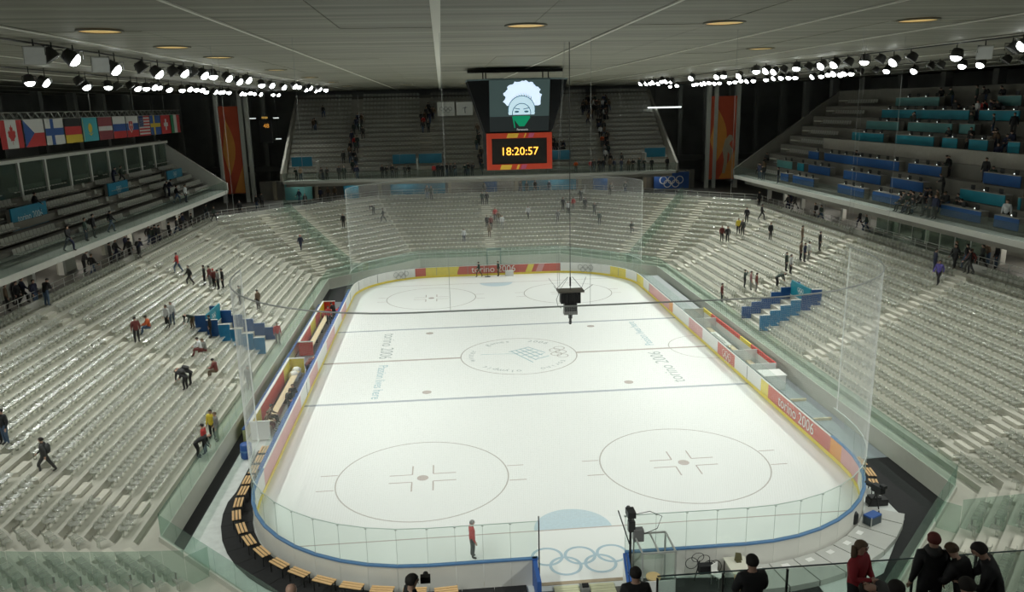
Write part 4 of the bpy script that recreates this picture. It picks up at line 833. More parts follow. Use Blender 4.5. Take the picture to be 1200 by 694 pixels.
# ------------------------------------------------------------------ boards and glass
boards = thing('rink_boards', 'white rink boards with yellow kick plate, adverts and glass around the ice', 'boards', (0, 0, 0))
FRED = mat('glass veiled red advert', (0.58, 0.16, 0.13), 0.4, noise=0.12, scale=0.7); FPINK = mat('pink advert', (0.66, 0.36, 0.36), 0.4, noise=0.15, scale=0.7)  # the red is paled in its colour for the veil of glass over it
FYEL = mat('yellow advert', (0.80, 0.68, 0.15), 0.4, noise=0.1); FORA = mat('orange advert', (0.75, 0.33, 0.08), 0.4, noise=0.1); BWHITE = mat('white board plastic', (0.78, 0.79, 0.77), 0.35, noise=0.03)
def board_mat(x, y):
    if y > 28.4:
        if -8.9 < x < -7.7: return FRED
        if -7.7 <= x < -4.2: return FYEL
        if -4.2 <= x < 7.2: return FRED
    if x > 14.8:
        if -10.2 < y <= -8.7: return BWHITE
        if -12.2 < y <= -10.2: return FYEL
        if -20.1 < y <= -12.2: return FRED
        if -21 < y <= -20.1: return FORA
        if -6.3 < y < -2.6: return FRED
        if 1.5 < y < 5: return FPINK
        if 9.3 < y < 12: return FORA if y < 10.4 else FPINK
        if 12 < y < 18.5: return FPINK
        if y >= 20: return FYEL
    if x > 11 and y > 24.5 and y < 27: return FYEL
    if x > 14 and -24 < y <= -21: return FPINK
    if x < -14.8:
        if -20 < y < -10 or -6 < y < -2 or 2 < y < 7 or 12 < y < 15: return FPINK
    return BWHITE
mesh_n = 0
for i in range(NP):
    j = (i + 1) % NP
    if i == GATE: continue
    a0, b0, a1, b1 = P0[i], P0[j], P1[i], P1[j]
    mx, my = (a0[0] + b0[0]) / 2, (a0[1] + b0[1]) / 2
    e = 0.004
    def lerp(p, q, t): return (p[0] + (q[0] - p[0]) * t, p[1] + (q[1] - p[1]) * t)
    ia, ib, oa, ob = lerp(a0, b0, e), lerp(a0, b0, 1 - e), lerp(a1, b1, e), lerp(a1, b1, 1 - e)
    m = MB().hexa([(*oa, -0.02), (*ob, -0.02), (*ib, -0.02), (*ia, -0.02)], [(*oa, 1.15), (*ob, 1.15), (*ib, 1.15), (*ia, 1.15)])
    m.m[2] = 1
    m.build('board_panel', [board_mat(mx, my), GREYW], boards)
    # glass above
    near = my < -21.4; far = my > 21.4
    if near or far: zt = 2.82
    else: zt = 2.05
    left_bench = mx < -14.8 and (-13.5 < my < 15)
    if not left_bench:
        c, d_ = lerp(a0, a1, 0.4), lerp(b0, b1, 0.4); c2, d2 = lerp(a0, a1, 0.6), lerp(b0, b1, 0.6)
        MB().hexa([(*lerp(c2, d2, .01), 1.17), (*lerp(c2, d2, .99), 1.17), (*lerp(c, d_, .99), 1.17), (*lerp(c, d_, .01), 1.17)],
                  [(*lerp(c2, d2, .01), zt), (*lerp(c2, d2, .99), zt), (*lerp(c, d_, .99), zt), (*lerp(c, d_, .01), zt)]).build('glass_pane', GLASSR, boards)
        if near or far:
            p = lerp(a0, a1, 0.5)
            mbp = MB().box((p[0], p[1], 2.0), (0.014, 0.014, 1.66)).box((p[0], p[1], 2.79), (0.09, 0.09, 0.04))
            mbp.build('glass_clamp', mat('clamp steel', (0.55, 0.60, 0.58), 0.4, 0.3), boards)
    if not (near or far) and abs((my - 0.6) % 8.67 - 0) < 0.6:
        q = lerp(a0, a1, -0.06)
        MB().box((q[0], q[1], 0.62), (0.012, 0.06, 1.05)).build('panel_joint', DSTEEL, boards)
    if far and i % 3 == 0:
        q = lerp(a0, a1, -0.08); MB().box((q[0], q[1], 0.62), (0.04, 0.04, 1.05)).build('panel_joint', mat('joint grey', (0.35, 0.36, 0.36), 0.5), boards)
def along(pts_in, pts_out, idx, z0, z1, name, m):
    mb = MB()
    for i in idx:
        j = (i + 1) % NP
        a0, b0, a1, b1 = pts_in[i], pts_in[j], pts_out[i], pts_out[j]
        mb.hexa([(*a1, z0), (*b1, z0), (*b0, z0), (*a0, z0)], [(*a1, z1), (*b1, z1), (*b0, z1), (*a0, z1)])
    return mb.build(name, m, boards)
PK = rink_pts(-0.03); PO = rink_pts(0.14); PI_ = rink_pts(-0.02)
alln = [i for i in range(NP) if i != GATE]
along(PK, P0, alln, 0.0, 0.22, 'kick_plate', KICK)
nearI = [i for i in alln if (P0[i][1] + P0[(i + 1) % NP][1]) / 2 < -20.5]
farI = [i for i in alln if (P0[i][1] + P0[(i + 1) % NP][1]) / 2 > 20.5]
sideR = [i for i in alln if i not in nearI and i not in farI and P0[i][0] > 0]; sideL = [i for i in alln if i not in nearI and i not in farI and P0[i][0] < 0]
along(PI_, PO, [i for i in nearI if P0[i][0] < -1 and i != GATE and not (P0[i][0] > 0)], 1.15, 1.22, 'blue_cap_rail', BLUE)
along(PI_, PO, [i for i in nearI if P0[i][0] > 0], 1.15, 1.22, 'blue_cap_rail', BLUE)
along(PI_, rink_pts(0.06), farI + sideR + sideL, 1.15, 1.20, 'white_cap_rail', WHITE)
along(rink_pts(0.07), PO, farI + sideR, 1.15, 1.22, 'dark_cap_rail', mat('dark green rail', (0.06, 0.10, 0.10), 0.4))
along(rink_pts(0.07), rink_pts(0.3), sideL, 1.12, 1.19, 'blue_cap_rail', NAVYB)
along(rink_pts(0.035), rink_pts(0.065), nearI + farI, 2.80, 2.83, 'glass_edge', mat('glass edge', (0.62, 0.72, 0.68), 0.3))
text_mesh('advert_lettering', 'torino 2006', 1.0, WHITE, boards, frame((14.97, -16.0, 0.68), (0, -1, 0), (0, 0, 1)), 0.004)
text_mesh('advert_lettering', 'torino 2006', 1.05, WHITE, boards, frame((0.0, 29.96, 0.70), (1, 0, 0), (0, 0, 1)), 0.004)
for o_, X, Y in (((14.96, -4.4, 0.68), (0, -1, 0), (0, 0, 1)),):
    rm = MB(); rings(rm, frame(o_, X, Y), 0.26, 0.05); rm.build('advert_rings', WHITE, boards)
GPR = mat('grey ring print', (0.33, 0.34, 0.33), 0.5)
for a in (R(62), R(118)):
    cx = 6.5 if a < PI / 2 else -6.5
    p = Vector((cx + 8.42 * math.cos(a), 21.5 + 8.42 * math.sin(a), 0.72))
    rm = MB(); rings(rm, frame(p, (math.sin(a), -math.cos(a), 0), (0, 0, 1)), 0.27, 0.045); rm.build('advert_rings', GPR, boards)
# diagonal colour slashes on the far advert
for x, m in ((-4.6, FYEL), (4.0, FYEL), (5.2, FPINK)):
    MB().hexa([(x - 0.35, 29.97, 0.24), (x + 0.35, 29.97, 0.24), (x + 0.35, 29.99, 0.24), (x - 0.35, 29.99, 0.24)],
              [(x, 29.97, 1.12), (x + 0.7, 29.97, 1.12), (x + 0.7, 29.99, 1.12), (x, 29.99, 1.12)]).build('advert_slash', m, boards)

# ------------------------------------------------------------------ protective nets
def net(sgn, label, ztop, ylim):
    t = thing('protective_net', label, 'net', (0, 0, 0))
    path = []
    def add(p, q, n):
        for k in range(n): path.append((p[0] + (q[0] - p[0]) * k / n, p[1] + (q[1] - p[1]) * k / n))
    r = RC + 0.06
    add((-15.06, -ylim), (-15.06, -21.5), 1)
    for k in range(16): a = PI + PI / 2 * k / 16; path.append((-6.5 + r * math.cos(a), -21.5 + r * math.sin(a)))
    add((-6.5, -30.06), (6.5, -30.06), 3)
    for k in range(16): a = 1.5 * PI + PI / 2 * k / 16; path.append((6.5 + r * math.cos(a), -21.5 + r * math.sin(a)))
    path += [(15.06, -21.5), (15.06, -ylim)]
    path = [Vector((x, y * (-sgn), 0)) for x, y in path]
    seg = [(path[i + 1] - path[i]).length for i in range(len(path) - 1)]; L = sum(seg)
    def at(s):
        for i, l in enumerate(seg):
            if s <= l + 1e-6: return path[i].lerp(path[i + 1], min(1, s / l))
            s -= l
        return path[-1]
    mb = MB(); cell = 0.06; n = int(L / cell); th = 0.0017
    for k in range(n + 1):
        p = at(L * k / n); mb.tube([(p.x, p.y, 2.84), (p.x, p.y, ztop)], th, 3, 0, False)
    rows = int((ztop - 2.84) / cell)
    for k in range(rows + 1):
        z = 2.84 + (ztop - 2.84) * k / rows
        mb.tube([(p.x, p.y, z) for p in path], th, 3, 0, False)
    o = mb.build('net_mesh', NETM, t); o['kind'] = 'stuff'
    MB().tube([(p.x, p.y, ztop) for p in path], 0.032, 6).build('top_rope', mat('net rope', (0.25, 0.26, 0.25), 0.6), t)
    for p in (path[0], path[-1]): MB().tube([(p.x, p.y, 2.84), (p.x, p.y, ztop)], 0.03, 5).build('edge_rope', NETM, t)
    for k in range(9):
        p = at(L * k / 8); MB().tube([(p.x, p.y, ztop), (p.x, p.y, 21.36)], 0.006, 4).build('suspension_cable', LCABLE, t)
net(1, 'tall white protective net behind the near goal, curving around the near glass', 11.08, 21.6)
net(-1, 'tall white protective net behind the far goal in front of the far stand', 11.6, 20.6)

# ------------------------------------------------------------------ floor strips and surrounds
def strip(name, pts, z0, z1, m, parent=None, kind='structure'):
    o = MB().hexa([(x, y, z0) for x, y in pts], [(x, y, z1) for x, y in pts]).build(name, m, parent)
    if kind and not parent: o['kind'] = kind
    return o
strip('trim_1', [(-18.05, -26.0), (-17.45, -25.6), (-17.45, 26), (-18.05, 26)], -0.02, 0.012, CARPET)
GMAT = mat('grey rubber floor', (0.22, 0.24, 0.26), 0.35, noise=0.2, scale=2)
strip('trim_2', [(15.2, -20.8), (18.0, -20.8), (18.0, -8.5), (15.2, -8.5)], -0.02, 0.014, mat('blue grey floor', (0.34, 0.38, 0.42), 0.3, noise=0.12, scale=1.5))
strip('trim_3', [(15.2, -21.0), (15.5, -24), (15.3, -27), (12, -31), (8, -33), (14, -33), (18.04, -26.2), (18.04, -20.8)], -0.02, 0.010, CARPET)
strip('trim_4', [(15.15, 7.6), (17.1, 7.6), (17.1, 22.5), (15.15, 22.5)], -0.02, 0.9, mat('grey side deck', (0.36, 0.39, 0.40), 0.35, noise=0.1, scale=1.5))
strip('trim_5', [(15.2, -8.5), (18.04, -8.5), (18.04, 26), (15.2, 26)], -0.02, 0.008, GMAT)
strip('trim_6', [(-17.45, -8), (-15.2, -8), (-15.2, 25), (-17.45, 25)], -0.02, 0.008, GMAT)
strip('trim_7', [(-17.4, 20), (-15.2, 20)] + [(-6.5 + 8.75 * math.cos(R(a)), 21.5 + 8.75 * math.sin(R(a))) for a in (180, 170, 160, 150, 140, 130)] + [(-13.5, 30.3), (-17.9, 25.9)], -0.02, 0.013, CARPET)
strip('trim_8', [(2.0, -34), (9, -34), (9, -30.9), (2, -30.15)], -0.02, 0.006, CARPET)
strip('trim_9', [(-9, -34), (2.0, -34), (2, -30.6), (-9, -30.6)], -0.02, 0.005, mat('dirty floor', (0.10, 0.10, 0.09), 0.6, noise=0.5, scale=3))
# black photographers' ring on the left, one mat each
ringt = thing('photo_ring', 'curved black platform outside the near left boards carrying slatted stools', 'platform', (0, 0, 0))
outl = []
for k in range(6): outl.append(((-15.12, -15.5 - k * 1.0), (-16.45, -15.5 - k * 1.0)))
for k in range(14):
    a = PI + PI / 2 * k / 13; outl.append(((-6.5 + 8.66 * math.cos(a), -21.5 + 8.66 * math.sin(a)), (-6.5 + 10.1 * math.cos(a), -21.5 + 10.1 * math.sin(a))))
for x in (-5.2, -3.9, -2.6): outl.append(((x, -30.16), (x, -31.6)))
for (a, b), (c, d_) in zip(outl[:-1], outl[1:]):
    q = [b, d_, c, a]
    cx = sum(p[0] for p in q) / 4; cy = sum(p[1] for p in q) / 4
    q = [(cx + (p[0] - cx) * 0.985, cy + (p[1] - cy) * 0.985) for p in q]
    MB().hexa([(*p, 0.0) for p in q], [(*p, 0.07) for p in q]).build('platform_mat', CARPET, ringt)
# stools with three wooden slats
def make_stool(label, group):
    t = thing('slatted_stool', label, 'stool', (0, 0, 0), 0, group)
    for k in range(3): MB().span((-0.46, -0.20 + 0.15 * k, 0.47), (0.46, -0.10 + 0.15 * k, 0.505)).build('slat', WOOD, t)
    MB().span((-0.44, -0.18, 0.40), (0.44, 0.18, 0.465)).build('seat_box', BLACK, t)
    for sx in (-0.40, 0.40):
        for sy in (-0.16, 0.16): MB().span((sx - .02, sy - .02, 0), (sx + .02, sy + .02, 0.41)).build('leg', DSTEEL, t)
    return t
SL = [(-15.87, -16.48), (-15.84, -17.69), (-15.86, -18.95), (-15.89, -20.15), (-15.83, -21.33), (-15.77, -22.55), (-15.56, -23.8), (-15.04, -25.02), (-14.45, -26.11), (-13.68, -27.13), (-12.75, -28.13), (-11.81, -28.9), (-10.7, -29.59), (-9.55, -30.1), (-8.33, -30.5), (-7.05, -30.75), (-5.82, -30.85)]
SR = [(15.78, -22.0), (15.62, -23.25), (15.20, -24.45)]
first = None
for i, (x, y) in enumerate(SL + SR):
    if x < 0: rz = math.atan2(x + 6.5, -(y + 21.5)) if y < -21.5 else -PI / 2
    else: rz = math.atan2(x - 6.5, -(y + 21.5)) if y < -21.5 else PI / 2
    if y >= -21.5: rz = PI / 2
    if first is None: o = first = make_stool('', 'wooden slatted stools around the near boards')
    else: o = copy_tree(first)
    o.location = (x, y, 0.07 if x < 0 else 0.01); o.rotation_euler = (0, 0, rz)
    o['label'] = ('wooden slatted stool, %s from the net edge on the black curved left platform' % nth(i)) if x < 0 else ('wooden slatted stool, %s from the net edge on the right black flooring' % nth(i - len(SL)))
    o['group'] = 'slatted stools on the left platform' if x < 0 else 'slatted stools on the right'
# grey raised platform on the right, panel by panel
plat = thing('camera_platform', 'curved grey panelled platform outside the near right boards', 'platform', (0, 0, 0))
PLM = mat('grey deck panel', (0.50, 0.50, 0.47), 0.5, noise=0.07, scale=1.5)
angs = [R(-91 + 7.6 * k) for k in range(8)] + [R(-32)]
for k in range(len(angs) - 1):
    a, b = angs[k] + 0.003, angs[k + 1] - 0.003
    q = [(6.5 + rr * math.cos(t), -21.5 + rr * math.sin(t)) for rr, t in ((8.7, a), (10.35, a), (10.35, b), (8.7, b))]
    MB().hexa([(*p, 0.0) for p in q], [(*p, 0.25) for p in q]).build('deck_panel', PLM, plat)
    if k < 7:
        m_ = (a + b) / 2; MB().box((6.5 + 9.02 * math.cos(m_), -21.5 + 9.02 * math.sin(m_), 0.256), (0.34, 0.24, 0.012), 0, m_ + PI / 2).build('hatch_cover', WHITE, plat)
for k, x in enumerate((1.9 + 0.0, 3.4, 4.95)):
    pass

# ------------------------------------------------------------------ team benches (left) and penalty boxes (right)
def bench(label, ya, yb, segs, ends):
    t = thing('players_bench', label, 'bench', (-16.2, (ya + yb) / 2, 0)); L = yb - ya
    n = len(segs)
    for k, m in enumerate(segs):
        MB().span((-0.95, -L / 2 + L * k / n, 0.05), (-0.85, -L / 2 + L * (k + 1) / n - 0.02, 1.2)).build('back_panel', m, t)
    MB().span((-0.98, -L / 2, 1.2), (-0.82, L / 2, 1.25)).build('back_rail', WHITE, t)
    MB().span((-0.45, -L / 2 + 0.3, 0.46), (-0.02, L / 2 - 0.3, 0.52)).build('seat_plank', TAN, t)
    for k in range(5):
        y = -L / 2 + 0.5 + (L - 1) * k / 4; MB().span((-0.4, y - 0.05, 0.0), (-0.08, y + 0.05, 0.46)).build('leg', DSTEEL, t)
    MB().span((0.2, -L / 2 + 0.2, 0.015), (0.95, L / 2 - 0.2, 0.05)).build('floor_mat', NAVYB, t)
    for y, m in zip((-L / 2, L / 2), ends):
        MB().span((-0.95, y - 0.04, 0.05), (0.15, y + 0.04, 1.15)).build('end_panel', m, t)
        MB().span((-1.0, y - 0.06, 1.15), (0.2, y + 0.06, 1.22)).build('end_rail', WHITE, t)
    return t
bench('far team bench with red and yellow back panels left of the ice', 2.3, 15.5, [RED, RED, YEL, RED, YEL], [RED, RED])
bench('near team bench with red and yellow back panels left of the ice', -13.9, -1.9, [YEL, RED, RED, RED, YEL], [WHITE, YEL])
t = thing('low_wall', 'long low olive wall behind the team benches', 'wall', (-17.55, 1, 0))
MB().span((-0.06, -15, 0), (0.06, 15, 0.75)).build('wall_panel', mat('olive wall', (0.42, 0.42, 0.22), 0.6, noise=0.15), t); MB().span((-0.09, -15, 0.75), (0.09, 15, 0.80)).build('blue_cap', NAVYB, t)
pb = thing('penalty_box', 'penalty box with red and yellow edged back wall right of the ice', 'penalty box', (16.6, -1.8, 0))
seg = [WHITE, RED, YEL, RED, RED, RED, YEL]
for k, m in enumerate(seg):
    y0 = -6.6 + k * 2.2
    MB().span((0.35, y0, 0.0), (0.42, y0 + 2.18, 1.0)).build('back_panel', BWHITE, pb)
    MB().span((0.33, y0, 1.0), (0.44, y0 + 2.18, 1.3)).build('edge_panel', m if m is not WHITE else RED, pb)
for y in (-6.6, -3.4, 5.4, 8.6): MB().span((-1.4, y - 0.03, 0), (0.4, y + 0.03, 1.3)).build('end_panel', BWHITE, pb)
MB().span((-0.5, -6.0, 0.42), (-0.1, 8.0, 0.48)).build('seat_plank', TAN, pb)
for y in (-5.5, 0.5, 7.5): MB().span((-0.4, y - 0.04, 0), (-0.2, y + 0.04, 0.42)).build('leg', DSTEEL, pb)
t = thing('officials_table', 'white officials table in the penalty box right of the ice', 'table', (15.8, -0.5, 0))
MB().span((-0.35, -1.8, 0.72), (0.35, 1.8, 0.77)).build('tabletop', WHITE, t)
for sx in (-0.3, 0.3):
    for sy in (-1.7, 1.7): MB().span((sx - .02, sy - .02, 0), (sx + .02, sy + .02, 0.72)).build('leg', STEEL, t)
for i in range(5):
    o = MB().box((0, 0, 0.04), (0.22, 0.3, 0.08)).box((0, 0, 0.10), (0.05, 0.28, 0.12)).build('paper_stack', WHITE, None, loc=(15.75, -1.7 + 0.55 * i, 0.77)); tag(o, 'white paper stack, %s from the camera on the officials table' % ORD[i], 'papers', 'papers on the officials table')
t = thing('white_cabinet', 'white cabinet block at the near end of the penalty box', 'cabinet', (16.2, -9.6, 0))
MB().span((-0.75, -0.6, 0), (0.75, 0.6, 1.0)).build('body', BWHITE, t); MB().span((-0.8, -0.65, 1.0), (0.8, 0.65, 1.05)).build('top', WHITE, t)
for k, (x, y) in enumerate([(16.5, -12.3), (16.6, -15.5)]):
    o = MB().span((-0.9, -0.06, 0), (0.9, 0.06, 0.16)).build('wood_step', TAN, None, loc=(x, y, 0.014)); tag(o, '%s pale wooden batten on the grey floor right of the boards' % ('far' if k == 0 else 'near'), 'batten')
gear = [RED, RED, NAVYB, RED, BLACK, RED]
for i, (x, y) in enumerate([(-16.9, 13.6), (-16.4, 14.3), (-15.9, 14.0), (-15.6, 14.8), (-16.2, 13.1), (-15.5, 15.0)]):
    b = MB(); b.lathe([(0.1, -0.42), (0.24, -0.38), (0.28, 0), (0.24, 0.38), (0.1, 0.42)], 10, 0, Matrix.Translation((0, 0, 0.27)) @ Matrix.Rotation(PI / 2, 4, 'Y')); b.tube([(-0.2, 0, 0.53), (-0.1, 0, 0.66), (0.1, 0, 0.66), (0.2, 0, 0.53)], 0.02, 5)
    o = b.build('kit_bag', gear[i], None, True, (x, y, 0.05)); o.rotation_euler = (0, 0, i * 0.7); tag(o, 'red kit bag, %s in the heap at the far end of the far team bench' % ORD[i] if gear[i] is RED else '%s kit bag at the far end of the far team bench' % ('blue' if gear[i] is NAVYB else 'black'), 'bag', 'red kit bags at the bench end' if gear[i] is RED else None)
for i, (x, y, m, nm) in enumerate([(-16.75, -13.0, RED, 'nearest'), (-16.5, -2.6, WHITE, 'far'), (-16.55, -3.5, WHITE, 'middle')]):
    o = MB().lathe([(0.28, 0), (0.34, 0.1), (0.34, 0.55), (0.2, 0.7), (0.05, 0.74)], 12).build('drum_bin', m, None, True, (x, y, 0.008)); tag(o, '%s %s round bin by the near team bench' % (nm, 'red' if m is RED else 'white'), 'bin')
o = thing('blue_barrel', 'blue barrel behind the left boards near the net edge', 'barrel', (-16.9, -16.2, 0)); MB().lathe([(0.28, 0), (0.32, 0.05), (0.32, 0.8), (0.28, 0.85)], 14).build('body', NAVYB, o, True); MB().lathe([(0.33, 0.4), (0.335, 0.45), (0.33, 0.5)], 14).build('hoop', BLUE, o)

# ------------------------------------------------------------------ gate, booth and camera at the bottom
g = thing('ice_gate', 'open rink gate with blue edged leaves at the near end', 'gate', (0, -30.05, 0))
MB().span((-2.34, -0.12, 0), (-2.14, 0.05, 1.22)).build('gate_post', NAVYB, g)
q = [(1.35, -0.1), (1.45, -0.1), (1.12, -2.25), (1.02, -2.25)]
MB().hexa([(*p, 0.1) for p in q], [(*p, 1.1) for p in q]).build('gate_leaf', BWHITE, g)
for off in (0.0, 0.13):
    q2 = [(x + off, y) for x, y in q]; MB().hexa([(*p, 1.1) for p in q2], [(*p, 1.2) for p in q2]).build('leaf_cap', NAVYB, g)
MB().span((-2.32, -1.6, 0.05), (-2.16, -0.12, 1.15)).build('gate_leaf', NAVYB, g)
bar(MB(), (1.02, -2.2, 0.0), (1.02, -2.2, 0.4), 0.05).build('hinge_post', KICK, g)
MB().tube([(-2.05, 0.05, 0), (-2.05, 0.05, 3.0)], 0.03, 6).build('guide_post', DSTEEL, g)
for i, (x, y) in enumerate([(-1.02, -30.72), (0.42, -30.72)]):
    t = thing('gate_mat', '%s pale green wooden mat on the floor just outside the ice gate' % ('left' if i == 0 else 'right'), 'mat', (x, y, 0.006))
    for k in range(4): MB().span((-0.5, -0.34 + 0.18 * k, 0), (0.5, -0.18 + 0.18 * k, 0.04)).build('plank', mat('pale green wood', (0.62, 0.62, 0.42), 0.6, noise=0.15), t)
o = thing('tool_box', 'grey tool case lying between the two gate mats', 'case', (-0.3, -30.62, 0.006)); MB().span((-0.19, -0.22, 0), (0.19, 0.22, 0.12)).build('body', STEEL, o); MB().span((-0.1, -0.1, 0.12), (0.15, 0.1, 0.2)).build('tool', BLACK, o)
bo = thing('goal_judge_booth', 'small open-topped glass booth with white lower panel behind the near boards', 'booth', (2.42, -30.9, 0))
FR_ = mat('booth frame', (0.42, 0.43, 0.41), 0.4, 0.4)
for sx in (-0.65, 0.65):
    for sy in (-0.75, 0.7): MB().span((sx - .03, sy - .03, 0), (sx + .03, sy + .03, 2.05)).build('corner_post', FR_, bo)
for sx in (-0.65, 0.65): MB().span((sx - .03, -0.75, 2.03), (sx + .03, 0.7, 2.09)).build('top_rail', FR_, bo)
for sy in (-0.75, 0.7): MB().span((-0.65, sy - .03, 2.03), (0.65, sy + .03, 2.09)).build('top_rail', FR_, bo)
MB().span((-0.03, -0.75, 2.03), (0.03, 0.7, 2.08)).build('top_rail', FR_, bo)
MB().span((-0.66, -0.79, 0.0), (0.66, -0.76, 0.85)).build('front_panel', BWHITE, bo)
for sy in (-0.77, 0.7): MB().span((-0.62, sy - .008, 0.88), (0.62, sy + .008, 2.0)).build('glass_pane', GLASSR, bo)
for sx in (-0.65, 0.65): MB().span((sx - .008, -0.7, 0.1), (sx + .008, 0.66, 2.0)).build('glass_pane', GLASSR, bo)
MB().lathe([(0.02, 0.5), (0.3, 0.5), (0.3, 0.56), (0.02, 0.56)], 16).build('stool_top', WOOD, bo); MB().tube([(0, 0, 0), (0, 0, 0.5)], 0.04, 6).build('stool_leg', DSTEEL, bo)
pc = thing('pole_camera', 'black remote camera on a pole beside the open gate', 'camera', (1.6, -30.35, 0))
MB().tube([(0, 0, 0), (0, 0, 3.0)], 0.05, 8).build('pole', DSTEEL, pc)
MB().span((-0.16, -0.22, 2.95), (0.16, 0.28, 3.2)).build('camera_body', BLACK, pc); MB().lathe([(0.07, 0), (0.09, 0.2)], 10, 0, Matrix.Translation((0, 0.26, 3.08)) @ Matrix.Rotation(-PI / 2, 4, 'X')).build('camera_lens', DSTEEL, pc)
MB().span((-0.1, -0.12, 2.3), (0.16, 0.12, 2.75)).build('control_box', DSTEEL, pc); MB().span((0.1, -0.2, 1.9), (0.5, 0.1, 2.4)).build('battery_box', mat('grey box', (0.15, 0.15, 0.15), 0.5), pc)
MB().tube([(0.1, 0, 3.0), (0.8, 0.1, 3.05), (1.3, 0.1, 2.8), (1.1, 0.05, 2.3), (0.5, 0, 2.1)], 0.015, 5).build('cable', BLACK, pc)
MB().tube([(-0.5, 0.05, 3.2), (0, 0, 1.6)], 0.025, 5).build('brace', DSTEEL, pc)
for k in range(3): a = 2 * PI * k / 3; MB().tube([(0, 0, 0.5), (0.35 * math.cos(a), 0.35 * math.sin(a), 0.0)], 0.03, 5).build('leg', DSTEEL, pc)
ta = thing('broadcast_table', 'pale table with a small plant-like monitor behind the near right boards', 'table', (5.95, -30.75, 0))
MB().span((-0.45, -0.7, 0.70), (0.45, 0.5, 0.75)).build('tabletop', mat('pale table', (0.66, 0.64, 0.54), 0.5), ta); MB().span((-0.42, -0.72, 0.0), (0.42, -0.68, 0.7)).build('front_board', WOOD, ta)
for sx in (-0.4, 0.4): MB().span((sx - .02, 0.44, 0), (sx + .02, 0.48, 0.7)).build('leg', DSTEEL, ta)
o = MB().box((0, 0, 0.03), (0.2, 0.2, 0.06)).hexa([(-0.16, -.03, .06), (.16, -.03, .06), (.16, .03, .06), (-.16, .03, .06)], [(-0.12, -.03, .4), (.1, -.03, .36), (.1, .03, .36), (-.12, .03, .4)]).build('table_monitor', mat('olive monitor', (0.10, 0.09, 0.04), 0.5), None, loc=(6.0, -30.6, 0.75)); tag(o, 'small dark monitor on the pale table behind the near boards', 'monitor')
o = thing('white_chair', 'white folding chair beside the pale table', 'chair', (5.05, -30.95, 0.006), 0.6)
MB().span((-0.2, -0.2, 0.42), (0.2, 0.2, 0.46)).build('seat', WHITE, o); MB().span((-0.2, 0.18, 0.46), (0.2, 0.21, 0.85)).build('backrest', WHITE, o)
for sx in (-.18, .18):
    for sy in (-.18, .18): bar(MB(), (sx, sy, 0), (sx, sy, 0.43), 0.015).build('leg', STEEL, o)
cb = thing('cable_stand', 'tangled black cable stand against the near right boards', 'stand', (4.6, -30.6, 0))
MB().span((-0.25, -0.2, 0.4), (0.35, 0.1, 0.75)).build('monitor_box', BLACK, cb)
for k in range(5):
    a = k * 1.3; MB().ring((0, 0, 0), 0.25, 0.03, 16, 0, Matrix.Translation((-0.5 + 0.25 * k, 0.1, 0.75 + 0.25 * math.sin(a))) @ Matrix.Rotation(PI / 2 + 0.3 * math.sin(k), 4, 'X')).build('cable_loop', DSTEEL, cb)
for sx in (-0.4, 0.4): bar(MB(), (sx, 0, 0), (sx * 0.5, 0, 0.9), 0.025).build('leg', DSTEEL, cb)
# right platform: case and television camera
ca = thing('equipment_case', 'dark equipment case with a blue lid on the grey platform', 'case', (13.35, -27.6, 0.25), 0.45); ca.scale = (0.7, 0.7, 0.75)
MB().span((-0.5, -0.3, 0.02), (0.5, 0.3, 0.5)).build('body', mat('case slate', (0.06, 0.08, 0.09), 0.5), ca); MB().span((-0.51, -0.31, 0.5), (0.51, 0.31, 0.6)).build('lid', NAVYB, ca)
for sx in (-0.5, 0.5):
    for sy in (-0.3, 0.3): MB().box((sx, sy, 0.3), (0.05, 0.05, 0.6)).build('corner_trim', STEEL, ca)
MB().tube([(0.55, 0, 0.5), (0.8, 0.1, 0.55), (0.9, 0.1, 0.2), (0.85, 0, 0.0)], 0.03, 5).build('cable', BLACK, ca)
tvt = thing('television_camera', 'black television camera on a tripod beside the near right stools', 'camera', (14.3, -26.2, 0.01), 0.3); tvt.scale = (0.85, 0.85, 0.85)
for k in range(3): a = 2 * PI * k / 3 + 0.3; MB().tube([(0, 0, 1.05), (0.42 * math.cos(a), 0.42 * math.sin(a), 0.0)], 0.035, 6).build('leg', BLACK, tvt)
MB().lathe([(0.1, 1.0), (0.13, 1.08), (0.1, 1.2)], 10).build('pan_head', DSTEEL, tvt); MB().span((-0.18, -0.4, 1.2), (0.18, 0.25, 1.6)).build('camera_body', BLACK, tvt)
MB().lathe([(0.13, 0), (0.15, 0.5)], 12, 0, Matrix.Translation((0, 0.24, 1.4)) @ Matrix.Rotation(-PI / 2, 4, 'X')).build('lens_barrel', DSTEEL, tvt); MB().span((-0.12, -0.55, 1.6), (0.12, -0.25, 1.75)).build('viewfinder', BLACK, tvt)
o = MB().span((-0.45, -0.22, 0), (0.45, 0.22, 0.3)).span((-0.4, -0.2, 0.3), (0.1, 0.2, 0.42)).build('black_flight_case', BLACK, None, loc=(14.75, -25.55, 0.01)); tag(o, 'black flight case at the foot of the television camera', 'case')
o = thing('camera_bag', 'black bag leaning on the outer face of the near right boards', 'bag', (12.5, -27.55, 0.25), 0.8); MB().lathe([(0.12, 0), (0.2, 0.1), (0.2, 0.5), (0.1, 0.62), (0.02, 0.64)], 10).build('body', BLACK, o, True); MB().tube([(-0.1, 0, 0.6), (0, 0, 0.8), (0.1, 0, 0.6)], 0.02, 5).build('strap', BLACK, o)
